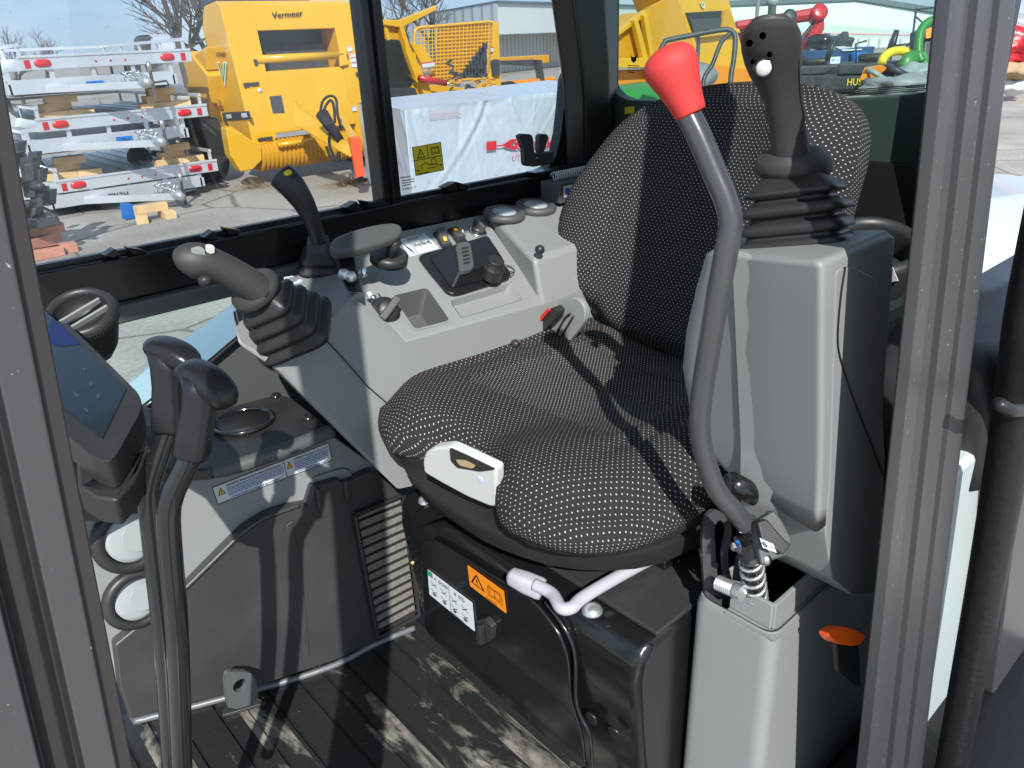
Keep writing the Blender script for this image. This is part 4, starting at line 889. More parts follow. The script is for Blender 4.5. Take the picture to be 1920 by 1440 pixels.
# --- rear corner, rear wall, rear window ------------------------------
rp_ = MB()
MB().rings([[V((1.205 + o, 1.19, z)), V((1.235 + o, 1.16, z)), V((1.30 + o * .6, 1.15, z)), V((1.36, 1.18, z)), V((1.36, 1.25, z)), V((1.266 + o, 1.25, z)), V((1.2155 + o, 1.203, z))] for z, o in ((-.75, 0), (-.13, 0), (-.05, -.008), (.07, -.03), (.42, -.10))]).build('corner_pillar', 'frame_black', X, bev=.006, label='black rear corner pillar of the cab')
MB().prism(pts([(1070, 130), (1062, 150), (1058, 200), (1052, 250), (1043, 290), (1028, 314), (1000, 328), (1070, 332)], yp(1.195)), (0, .025, 0)).build('pane_corner', 'frame_black', X)
xr = xp(1.34)
RW = pts([(1142, 150), (1146, 165), (1160, 180), (1180, 188), (1420, 192), (1510, 190), (1600, 184), (1700, 178), (1735, 172)], xr)
zt = .42
wall = [V((1.34, .45, -.75)), V((1.34, 1.20, -.75)), V((1.34, 1.20, RW[0].z))] + RW + [V((1.34, .45, RW[-1].z + .02))]
rw = MB().prism(wall, (.03, 0, 0)).build('rear_wall', 'wall_green', X, bev=.004, label='dark rear wall of the cab below the rear window')
MB().prism([V((1.30, .46, -.305)), V((1.30, 1.14, -.305)), V((1.335, 1.14, -.215)), V((1.335, .46, -.215))], (.004, 0, .002)).build('wall_ledge', 'black_steel', rw, bev=.002)
MB().box((1.24, .46, -.75), (1.338, 1.14, -.31)).build('wall_shelf', 'wall_green', rw, bev=.008)
pane('rear_pane', [V((1.35, .45, -.16)), V((1.35, 1.2, -.16)), V((1.35, 1.2, .42)), V((1.35, .45, .42))], 'rear_glass', X, (.004, 0, 0))
MB().box((1.33, 1.185, -.10), (1.37, 1.25, .42)).build('rear_pane_frame', 'frame_black', X, bev=.004)
fr_ = MB()
for i in range(60):
    for j in range(4):
        p = P(1520 + i * 3.6 + (1.8 if j % 2 else 0), 186 - i * .25 - j * 3.4 - 2, 'x', 1.345)
        fr_.prism([p + V((0, .0017 * math.cos(a), .0013 * math.sin(a))) for a in (0, 1.05, 2.1, 3.14, 4.2, 5.24)], (-.0006, 0, 0))
fr_.build('rear_frit_dots', 'print_black', X)
decal('rear_pane_mark', pts([(1178, 102), (1200, 103), (1200, 140), (1178, 139)], xp(1.344)), [('poly', [(.25, .02), (.38, .12), (.62, .12), (.75, .02), (.72, .3), (.5, .42), (.28, .3)], 'print_black'), ('lines', .0, .5, 1, .95, 4, 'print_black')], X, base=None)
slab('wall_sticker', [(1172, 201), (1190, 199), (1190, 212), (1172, 214)], xp(1.338), 0, .001, 'label_yellow', rw)
# round black speaker ring behind the near console
c = P(1640, 465, 'd', 1.10)
MB().lathe(c, (-.3, -.25, .9), [(.062, -.05), (.066, .0), (.062, .010), (.052, .012), (.048, .002), (.045, -.03)], n=44, cap=False).build('rear_speaker', 'black_plastic', X, smooth=True)
MB().prism([P(1560, 455, 'd', 1.08), P(1662, 460, 'd', 1.05), P(1690, 530, 'd', 1.05), P(1600, 540, 'd', 1.06)], (.05, .05, -.02)).build('speaker_bracket', 'black_steel', X, bev=.003)
# --- near console -----------------------------------------------------
st = [(.645, (1318, 468), (1540, 487)), (.637, (1306, 480), (1541, 505)), (.618, (1288, 545), (1541, 590)), (.598, (1270, 625), (1540, 700)), (.594, (1264, 690), (1540, 790)),
      (.606, (1276, 760), (1539, 860)), (.628, (1300, 828), (1537, 920)), (.650, (1336, 870), (1535, 960)), (.668, (1380, 905), (1530, 1000))]
rings = []
for i, (x_, a, b) in enumerate(st):
    B = P(*b, 'y', .284); A = P(*a, 'x', B.x + .045)
    bk = (.705, .71, .72, .73, .74, .75, .76, .77, .78)[i]
    D, C_ = V((bk, A.y, A.z)), V((bk, B.y, B.z))
    s_ = .93 if i == 0 else 1
    c = (A + B + C_ + D) / 4; qd = [c + (p - c) * s_ for p in (A, B, C_, D)]
    ring = []
    for ci, cut_ in enumerate((.030, .007, .010, .02)):
        b_1 = qd[ci]; pa_ = qd[ci - 1]; pb_ = qd[(ci + 1) % 4]
        p_ = b_1 + (pa_ - b_1).normalized() * cut_; q_2 = b_1 + (pb_ - b_1).normalized() * cut_
        for j_ in range(6):
            t_ = j_ / 5; ring.append(p_ * (1 - t_) ** 2 + b_1 * 2 * t_ * (1 - t_) + q_2 * t_ * t_)
    rings.append(ring)
A, B = rings[0], rings[0]
nc = MB().rings(rings).build('near_console', 'gray_plastic', X, smooth=True, label='tall grey control console nearest the door opening')
w = nc.modifiers.new('w', 'WEIGHTED_NORMAL')
# dark side cover (door side) reaching lower
cs = yp(.318)
S_ = [(1568, 505), (1600, 500), (1640, 520), (1652, 540), (1648, 640), (1655, 760), (1660, 860), (1655, 960), (1640, 1110), (1600, 1118), (1560, 1085), (1548, 1000), (1556, 900), (1562, 700)]
q_ = pts([(x_, y_) for x_, y_ in S_], yp(.2832)); 
MB().prism(rcorn(q_, .008), (0, .10, 0)).build('console_side_cover', 'gray_plastic', nc, bev=.008, seg=3)
MB().tube(spl([p + V((0, -.0005, 0)) for p in pts([(1584, 500), (1575, 560), (1570, 640), (1580, 690), (1600, 750), (1635, 840), (1655, 890)], yp(.2828))], 5), .0008, 0, 6).build('console_seam', 'print_black', nc)
MB().lathe(P(1612, 503, 'y', .30), (0, 0, 1), [(.009, -.01), (.009, .004), (.005, .006), (0, .006)], n=16).build('console_bolt', 'zinc', nc, smooth=True)
# --- near joystick ----------------------------------------------------
YJ = .375
jb = P(1492, 482, 'y', YJ); jt = P(1487, 330, 'y', YJ)
# boot: square pleats, axis vertical in space
bz = rings[0][0].z
foot = V((.672, .358, bz + .001))
k = [(0, .049), (.010, .050), (.0125, .043), (.019, .041), (.0215, .0475), (.032, .046), (.0345, .039), (.041, .037), (.0435, .0475), (.054, .046), (.0565, .036), (.064, .033), (.0665, .042), (.073, .040), (.098, .018), (.110, .015)]
topc = P(1490, 300, 'y', YJ)
axj = (topc - foot); Lj = axj.length; axj.normalize(); sj = Lj / .108
ln = MB().loft([(foot + axj * h_ * sj, r_ * 1.0, r_ * .94, 6) for h_, r_ in k], (.30, -.95, 0), n=40).build('left_joystick', 'boot_rubber', X, smooth=True, label='large black joystick with white thumb button standing on the near console')
ln.modifiers.new('w', 'WEIGHTED_NORMAL')
cb = P(1489, 302, 'y', YJ - .002)
side_ = V((.5, -.86, 0))
MB().loft([(cb + V((.0, 0, -.016)), .022, .016), (cb + V((0, 0, -.013)), .031, .024), (cb + V((0, 0, -.007)), .0345, .027), (cb + V((0, 0, .0)), .0345, .027), (cb + V((0, 0, .006)), .031, .024), (cb + V((0, 0, .010)), .024, .019), (cb + V((0, 0, .014)), .018, .016)], side_, n=36).build('joystick_collar', 'grip_rubber', ln, smooth=True)
def PJ(x_, y_): return P(x_, y_, 'd', .700 + (y_ - 300) * .00032)
prf = [(1455, 1518, 322), (1449, 1522, 305), (1447, 1516, 285), (1447, 1512, 260), (1442, 1506, 230), (1434, 1500, 190), (1422, 1498, 160), (1408, 1498, 135), (1398, 1500, 110), (1393, 1500, 88), (1392, 1497, 70), (1396, 1490, 54), (1406, 1478, 42), (1422, 1462, 35), (1440, 1450, 33)]
stg = []
for a, b, y_ in prf:
    A, B = PJ(a, y_), PJ(b, y_); stg.append(((A + B) / 2, (B - A).length / 2, max(.004, min((B - A).length / 2 * .95, .023)), 2.3))
# smooth
gr = []
for i in range(len(stg) - 1):
    for j in range(3):
        t = j / 3; gr.append((stg[i][0].lerp(stg[i + 1][0], t), stg[i][1] * (1 - t) + stg[i + 1][1] * t, stg[i][2] * (1 - t) + stg[i + 1][2] * t, 2.3))
gr.append(stg[-1])
MB().frames([g_[:3] for g_ in gr], RT, (FW - UP * FW.dot(UP)).normalized(), n=32).build('joystick_grip', 'grip_rubber', ln, smooth=True)
def gface(x_, y_, off=0): return P(x_, y_, 'd', PJ(x_, y_).dot(FW) - .0225 + off)
nf = (-(PJ(1445, 130))).normalized()
for x_, y_, r_ in ((1430, 67, .0022), (1405, 81, .0022), (1443, 102, .0018), (1411, 116, .0015)):
    MB().lathe(gface(x_, y_, .001 if x_ > 1420 else .004), nf, [(r_ * 1.2, -.001), (r_ * 1.2, .0003), (r_, .0004), (0, .0004)], n=16).build('switch_hole_shade', 'hole_shade', ln, smooth=True)  # flat black discs, painted as the shade inside the small holes
c = gface(1432, 128, .004)
MB().lathe(c, nf, [(.0088, 0), (.0085, .0025), (.0068, .004), (0, .004)], n=26).build('button_bezel', 'black_tube', ln, smooth=True)
MB().lathe(c + nf * .003, nf, [(.0062, 0), (.0062, .004), (.005, .006), (0, .0063)], n=26).build('thumb_button', 'button_white', ln, smooth=True)
sl = spl([gface(1503, 246, .004), gface(1508, 225, .014), gface(1502, 190, .014), gface(1499, 150, .013), gface(1497, 100, .013), gface(1490, 60, .014)], 5)
MB().tube([p + nf * .0005 for p in sl], .0006, 0, 6).build('grip_seam', 'print_black', ln)
# --- red safety lever ---------------------------------------------------
RL = [(1285, 205, .600), (1310, 255, .603), (1340, 325, .608), (1362, 378, .612), (1370, 420, .617), (1360, 480, .628), (1345, 560, .645), (1330, 650, .668), (1316, 740, .695), (1312, 800, .715), (1322, 860, .735), (1345, 920, .752), (1375, 955, .765), (1400, 985, .78)]
l = spl([P(x_, y_, 'd', d__ * (1.07 - .04 * i / 13)) for i, (x_, y_, d__) in enumerate(RL)], 7)
rl = MB().tube(l, .0104, 0, 24).build('console_lock_lever', 'charcoal_tube', X, smooth=True, label='bent grey metal lever with a big red knob in front of the near console')
ka, kb_ = P(1294, 210, 'd', .642), P(1243, 88, 'd', .631)
ak = (kb_ - ka); Lk = ak.length; ak.normalize()
MB().lathe(ka, ak, [(0.0112, -.002), (0.0126, -.002), (0.0133, .0), (0.0152, .2 * Lk), (0.0184, .42 * Lk), (0.0209, .56 * Lk), (0.0225, .67 * Lk), (0.0224, .75 * Lk), (0.0210, .83 * Lk), (0.0184, .895 * Lk), (0.0144, .945 * Lk), (0.0091, .98 * Lk), (0.0032, .998 * Lk), (0, 1.0 * Lk)], n=40).build('red_knob', 'red_knob', rl, smooth=True)
# --- linkage: slotted plate, gas spring, switch block, lower bin ----------
sl_pl = (P(1340, 1050, 'y', .425), V((-.45, -.85, .1)).normalized())
outer = [(1312, 1000), (1318, 965), (1336, 950), (1352, 958), (1368, 975), (1366, 1010), (1360, 1030), (1362, 1060), (1370, 1095), (1365, 1135), (1330, 1130), (1318, 1110), (1314, 1060)]
inner = [(1334, 985), (1344, 968), (1356, 980), (1358, 1000), (1352, 1018), (1350, 1050), (1356, 1085), (1350, 1100), (1342, 1090), (1338, 1040), (1336, 1010)]
A = chaikin(pts(outer, sl_pl), 2); B = chaikin(pts(inner, sl_pl), 2); fv, ff = filled([A, B]); mb = MB(); th = sl_pl[1] * .006
mb.add(fv, ff).add([p + th for p in fv], ff)
for q_ in (A, B): mb.add(list(q_) + [p + th for p in q_], [(i, (i + 1) % len(q_), len(q_) + (i + 1) % len(q_), len(q_) + i) for i in range(len(q_))])
mb.build('slotted_plate', 'charcoal_tube', rl)
# coil over rod
s0, s1 = P(1422, 1150, 'd', .93), P(1407, 1045, 'd', .86)
ax = (s1 - s0).normalized(); u_ = ax.orthogonal().normalized(); w_ = ax.cross(u_); L_ = (s1 - s0).length; h = []
for i in range(7 * 16 + 1):
    a = 2 * math.pi * i / 16; h.append(s0 + ax * (L_ * i / 112) + (u_ * math.cos(a) + w_ * math.sin(a)) * .0125)
gs = MB().tube(h, .0022, 0, 8).build('spring_coil', 'zinc', rl, smooth=True, label='shiny zinc coil spring beside the slotted plate')
MB().lathe(s0, ax, [(.009, -.02), (.009, L_), (.013, L_), (.0135, L_ + .004), (.009, L_ + .008), (.007, L_ + .035), (0, L_ + .036)], n=20).build('spring_rod', 'charcoal_tube', rl, smooth=True)
MB().lathe(P(1402, 1018, 'd', .84), (-.7, .4, -.05), [(.007, -.012), (.007, .006), (.0105, .006), (.0105, .012), (.006, .013), (.0055, .019), (0, .02)], n=6).build('spring_nut', 'bright_metal', rl)
MB().lathe(P(1390, 1019, 'd', .837), (-.7, .4, -.05), [(.0055, .0), (.005, .006), (0, .007)], n=10).build('lock_nut_insert', 'blue_plastic', rl, smooth=True)
sw = slab('limit_switch', [(1405, 980), (1442, 955), (1458, 975), (1476, 1010), (1466, 1040), (1436, 1050), (1418, 1060), (1410, 1020)], (P(1440, 1000, 'd', .80), V((-.45, -.7, .5)).normalized()), 0, .013, 'gray_dark_plastic', rl, bev=.003)
slab('switch_head', [(1412, 978), (1430, 972), (1462, 1010), (1475, 1020), (1460, 1040), (1420, 1012)], (P(1440, 1000, 'd', .785), V((-.45, -.7, .5)).normalized()), 0, .011, 'black_plastic', rl, bev=.002)
decal('switch_label', [P(1424, 1008, 'd', .765), P(1450, 1020, 'd', .765), P(1456, 1036, 'd', .767), P(1430, 1026, 'd', .767)], [('text', '0', .1, .8, .6, 'print_black'), ('line', (.0, .5), (1, .5), .0008, 'print_black')], rl)
MB().lathe(P(1434, 1047, 'd', .79), (-.3, -.8, .3), [(.007, 0), (.007, .004), (.0045, .007), (0, .008)], n=16).build('pivot_bolt', 'bright_metal', rl, smooth=True)
a, b = P(1345, 1092, 'd', .905), P(1382, 1108, 'd', .885)
ax = (b - a).normalized(); h = []; u_ = ax.orthogonal().normalized(); w_ = ax.cross(u_)
MB().lathe(a, ax, [x_ for i in range(9) for x_ in ((.0075, i * .0028), (.0092, i * .0028 + .0012))] + [(.0095, .026), (.0095, .034), (0, .034)], n=16).build('threaded_bolt', 'zinc', rl)
MB().tube([P(1372, 905, 'd', .80), P(1420, 930, 'd', .84), P(1500, 985, 'd', .86)], .012, 0, 14).build('cross_shaft', 'black_paint', rl, smooth=True)
MB().tube([P(1440, 985, 'd', .93), P(1530, 1040, 'd', .93)], .014, 0, 14).build('cross_shaft', 'black_paint', rl, smooth=True)
MB().prism([P(1400, 930, 'd', .95), P(1530, 985, 'd', .95), P(1530, 1110, 'd', 1.0), P(1370, 1090, 'd', 1.0)], (.10, .05, 0)).build('console_bracket', 'black_paint', nc, bev=.004)
# lower bin
top = [P(1297, 1146, 'x', .655), P(1348, 1172, 'x', .655), P(1425, 1185, 'x', .655), P(1520, 1140, 'x', .72)]
z_t = -.66
TL_, TR_ = P(1297, 1146, 'x', .650), P(1447, 1196, 'x', .650)
zt_ = TL_.z
fl_y, fr_y = P(1297, 1150, 'x', .655).y, P(1452, 1200, 'x', .655).y
def quad_at(z_, g=0):
    return rcorn([V((.655 - g, fl_y + g, z_)), V((.655 - g, fr_y - g, z_)), V((1.0, fr_y - g, z_)), V((1.0, fl_y + g, z_))], .018, 6)
zt_ = P(1447, 1196, 'x', .655).z
bin_ = MB().rings([quad_at(-1.02, .004), quad_at(zt_ - .012, 0), quad_at(zt_, -.003)], cap=False)
bin_.rings([quad_at(zt_, -.003), quad_at(zt_ + .0, -.006), quad_at(zt_ - .02, -.007), quad_at(-.9, -.008)], cap=False)
bn_ = bin_.build('lower_console_bin', 'gray_plastic', X, smooth=True, label='grey open topped lower cover below the near console')
bn_.modifiers.new('w', 'WEIGHTED_NORMAL')
# raised collar at the door-side half of the bin
c1 = [V((.668, fl_y - .045, zt_)), V((.668, fr_y + .012, zt_)), V((1.0, fr_y + .012, zt_))]
mb = MB()
hgt = .035
for a, b in zip(c1, c1[1:]):
    nrm_ = (b - a).cross(V((0, 0, 1))).normalized() * .003
    mb.prism([a + nrm_, b + nrm_, b - nrm_, a - nrm_], (0, 0, hgt))
mb.build('bin_collar', 'gray_plastic', bn_, bev=.0015)
MB().prism([V((.668, fl_y - .045, zt_ - .001)), V((.668, fr_y + .012, zt_ - .001)), V((.83, fr_y + .012, zt_ - .001)), V((.83, fr_y, zt_ - .001)), V((.656, fr_y, zt_ - .001)), V((.656, fl_y - .045, zt_ - .001))], (0, 0, -.004)).build('bin_step', 'gray_plastic', bn_)
# rounded parts between bin and seat box
MB().loft([(V((.72, .452, -.78)), .012, .03), (V((.72, .450, -.86)), .02, .04), (V((.72, .449, -.93)), .012, .03)], (0, 1, 0)).build('wheel_cover', 'gray_plastic', bn_, smooth=True)
# orange release lever low by the door
ol_ = slab('orange_release', [(1543, 1184), (1570, 1170), (1612, 1186), (1616, 1196), (1600, 1211), (1560, 1206), (1546, 1192)], (P(1580, 1190, 'd', .86), V((-.3, -.7, .5)).normalized()), -.01, .008, 'orange_lever', X, ch=1, bev=.004, seg=3, label='small bright orange release lever low beside the door post')
slab('release_stem', [(1568, 1206), (1612, 1210), (1616, 1290), (1600, 1286), (1572, 1262)], (P(1590, 1240, 'd', .90), V((-.3, -.8, .1))), -.01, 0, 'black_plastic', ol_, bev=.003)
# dark inner panels filling the door side low area
MB().box((1.01, .37, -1.02), (1.33, .46, -.40)).build('rear_side_panel', 'black_paint', X, bev=.01)
MB().box((.70, .24, -1.05), (.95, .30, -.95)).build('door_sill', 'black_paint', X, bev=.01)

# --- door posts ---------------------------------------------------------
def post(name, cen, prof, mats, fm_k, ax_u, ax_v, parent, label):
    rs = [[c + ax_u * a + ax_v * b for a, b in prof] for c in cen]
    mb = MB().rings(rs); n = len(prof); m_ = []
    for i in range(len(rs) - 1):
        for j in range(n): m_.append(fm_k[j])
    m_ += [0, 0]; mb.m = m_
    return mb.build(name, mats, parent, bev=.0015, label=label, ang=20)
# rear door post: three steps in its face, edge positions read along z
def edge(x0, y0, x1, y1, yv): return P(x0, y0, 'y', yv), P(x1, y1, 'y', yv)
E0a, E0b = edge(1760, 0, 1608, 1440, .22)
E1a, E1b = edge(1898, 0, 1706, 1440, .22)
d_ = (E0b - E0a); cen = [E0a + V((.10, 0, .56)), E0a + V((.06, 0, .33)), E0a + V((.015, 0, .12)), E0a, E0a + d_ * .33, E0a + d_ * .66, E0b, E0b + d_ * .5]
wd = (E1a.x - E0a.x)
wds = [wd + (E1b.x - E0b.x - wd) * t for t in (0, 0, 0, 0, .33, .66, 1, 1.5)]
rs = []
prof = [(.03, .004), (.0, .001), (.10, -.002), (.26, -.002), (.30, .003), (.46, .004), (.50, .0), (.68, -.001), (.72, -.004), (.90, -.006), (1.0, -.002), (1.35, .03), (.95, .045)]
fm_k = [1, 1, 0, 1, 0, 1, 0, 1, 0, 0, 1, 1, 1]
rs = [[c + V((a * w_, b, 0)) for a, b in prof] for c, w_ in zip(cen, wds)]
mb = MB().rings(rs); mb.m = [fm_k[j] for i in range(len(rs) - 1) for j in range(len(prof))] + [1, 1]
mb.build('rear_door_post', ['post_gray', 'post_dark'], X, bev=.0012, ang=15, label='grey steel door post with raised seams on the rear side of the opening')
# front door post
EP = [P(2, 100, 'y', .235), P(15, 180, 'y', .235), P(60, 440, 'y', .235), P(128, 800, 'y', .235), P(190, 1120, 'y', .235), P(252, 1440, 'y', .235)]
cen = [EP[0] + V((.010, 0, .60)), EP[0]] + EP[1:] + [EP[-1] + V((-.06, 0, -.9))]
prof = [(0, .03), (0, .0015), (-.0048, -.0005), (-.0056, -.0025), (-.0145, -.0025), (-.0155, .003), (-.019, .001), (-.025, .003), (-.026, -.004), (-.085, -.004), (-.085, .03)]
fm_k = [2, 2, 2, 0, 1, 1, 1, 1, 0, 1, 1]
rs = [[c + V((a, b, 0)) for a, b in prof] for c in cen]
mb = MB().rings(rs); mb.m = [fm_k[j] for i in range(len(rs) - 1) for j in range(len(prof))] + [1, 1]
mb.build('front_door_post', ['post_gray', 'post_dark', 'post_brown'], X, bev=.0008, ang=15, label='grey steel door post on the front side of the opening')
# opened door edge on the right: rubber seal, grey frame
YD = .19
sa = [P(1975, 250, 'y', YD), P(1905, 590, 'y', YD), P(1888, 720, 'y', YD), P(1868, 860, 'y', YD), P(1820, 1150, 'y', YD), P(1768, 1440, 'y', YD), P(1740, 1600, 'y', YD)]
l = [p + V((.038, 0, 0)) for p in spl(sa, 6)]
dA, dB, dC = P(1955, 470, 'y', .205) + V((.03, 0, 0)), P(1835, 1440, 'y', .205) + V((.03, 0, 0)), P(1820, 1600, 'y', .205) + V((.03, 0, 0))
dr = MB().prism([dA, dA + V((.34, 0, .0)), dC + V((.34, 0, -.1)), dC, dB], (0, .025, 0)).build('open_door', 'post_gray', X, bev=.004, label='edge of the opened grey cab door with its rubber seal')
MB().tube(l, .020, 0, 16).build('door_seal', 'seal_rubber', dr, smooth=True)
MB().tube([P(1872, 757, 'y', .171), P(1895, 770, 'y', .167), P(1940, 768, 'y', .17)], .006, 0, 8).build('seal_joint', 'seal_rubber', dr, smooth=True)
MB().tube([p + V((.040, .004, 0)) for p in l], .011, 0, 12).build('door_trim', 'post_dark', dr, smooth=True)
BPX = P(1672, 1440, 'y', .255).x
# white outer body beside the door
MB().rings([[V((BPX, .255, z)), V((1.9, .255, z)), V((1.9, .33, z)), V((BPX + .1, .33, z))] for z in (-1.5, -.50)]).build('rear_body_panel', 'body_white', X, bev=.01, label='mint white body panel behind the door post')
MB().rings([rcorn([V((.99 + o, .255 + o, z)), V((2.0, .255 + o, z)), V((2.0, .40, z)), V((.99 + o, .40, z))], .03) for z, o in ((-.565, 0), (-.555, -.012), (-.45, -.012), (-.40, .0), (-.375, .03))]).build('rear_cowl', 'black_plastic', X, smooth=True)
MB().rings([rcorn([V((1.75 + o, .36 + o, z)), V((2.9 - o, .36 + o, z)), V((2.9 - o, .95, z)), V((1.75 + o, .95, z))], .12) for z, o in ((-1.3, 0), (-.62, 0), (-.52, .02), (-.47, .07), (-.45, .15))]).build('rear_hood', 'body_white', X, smooth=True)
# roof, front frame: they shade the cab as the real ones do
MB().rings([rcorn([V((-.45, .14, z)), V((1.42, .14, z)), V((1.42, 1.28, z)), V((-.45, 1.28, z))], .08) for z in (.60, .68)]).build('cab_roof', 'body_white', X, bev=.02, label='roof of the cab')
MB().box((-.45, 1.15, -1.0), (-.38, 1.24, .60)).build('front_pillar', 'frame_black', X, bev=.01)
MB().box((-.25, 1.185, .30), (1.36, 1.23, .60)).build('window_header', 'frame_black', X, bev=.01)
MB().box((1.33, .40, .35), (1.37, 1.24, .60)).build('rear_header', 'frame_black', X, bev=.01)
MB().box((1.29, .43, -.75), (1.38, .50, .40)).build('rear_pillar', 'frame_black', X, bev=.008)
# machine body in front of the lower pane
hd = [P(238, 703, 'z', -.72), P(265, 680, 'z', -.72), P(330, 632, 'z', -.72), P(430, 562, 'z', -.72), P(520, 512, 'z', -.72), P(590, 482, 'z', -.72)]
o_ = hd + [V((2.2, 2.6, -.72)), V((2.2, 1.27, -.72)), V((.2, 1.27, -.72)), P(225, 716, 'z', -.72)]
cc = V((1.2, 1.6, 0))
def hr(z_, s_): return [V((cc.x + (p.x - cc.x) * s_, cc.y + (p.y - cc.y) * s_, z_)) for p in rcorn(o_, .06, 3)]
MB().rings([hr(-1.45, 1.03), hr(-.80, 1.03), hr(-.755, 1.015), hr(-.73, .985), hr(-.72, .95), hr(-.715, .80)]).build('engine_hood', 'body_white', X, smooth=True, label='mint white rounded body cover outside the lower side window')
MB().rings([hr(-1.75, .9), hr(-1.46, .95)]).build('undercarriage', 'dark_machine', X)

# --- operator manual -----------------------------------------------------
a = P(1036, 378, 'y', 1.12)
man = thing('operator_manual', 'spiral bound manual in a grey case at the far end of the console', 'manual', (a.x + .04, 1.13, -.30))
bx = MB().box((a.x - .004, 1.095, -.302), (a.x + .12, 1.15, -.262)).build('manual_pages', 'gray_dark_plastic', man, bev=.002)
pl_ = yp(1.0935)
decal('manual_label', [V((a.x + .006, 1.0945, -.269)), V((a.x + .105, 1.0945, -.269)), V((a.x + .105, 1.0945, -.291)), V((a.x + .006, 1.0945, -.291))], [('rect', .04, .2, .16, .8, 'print_blue'), ('text', 'N', .2, .8, .6, 'print_black'), ('text', 'OPERATOR', .36, .72, .42, 'print_black')], man)
h = []
for i in range(16 * 12 + 1):
    t = i / 12; h.append(V((a.x + .004 + t * .0068, 1.12 + .008 * math.cos(2 * math.pi * t), -.252 + .008 * math.sin(2 * math.pi * t))))
MB().tube(h, .0012, 0, 6).build('spiral_binding', 'spiral', man, smooth=True)
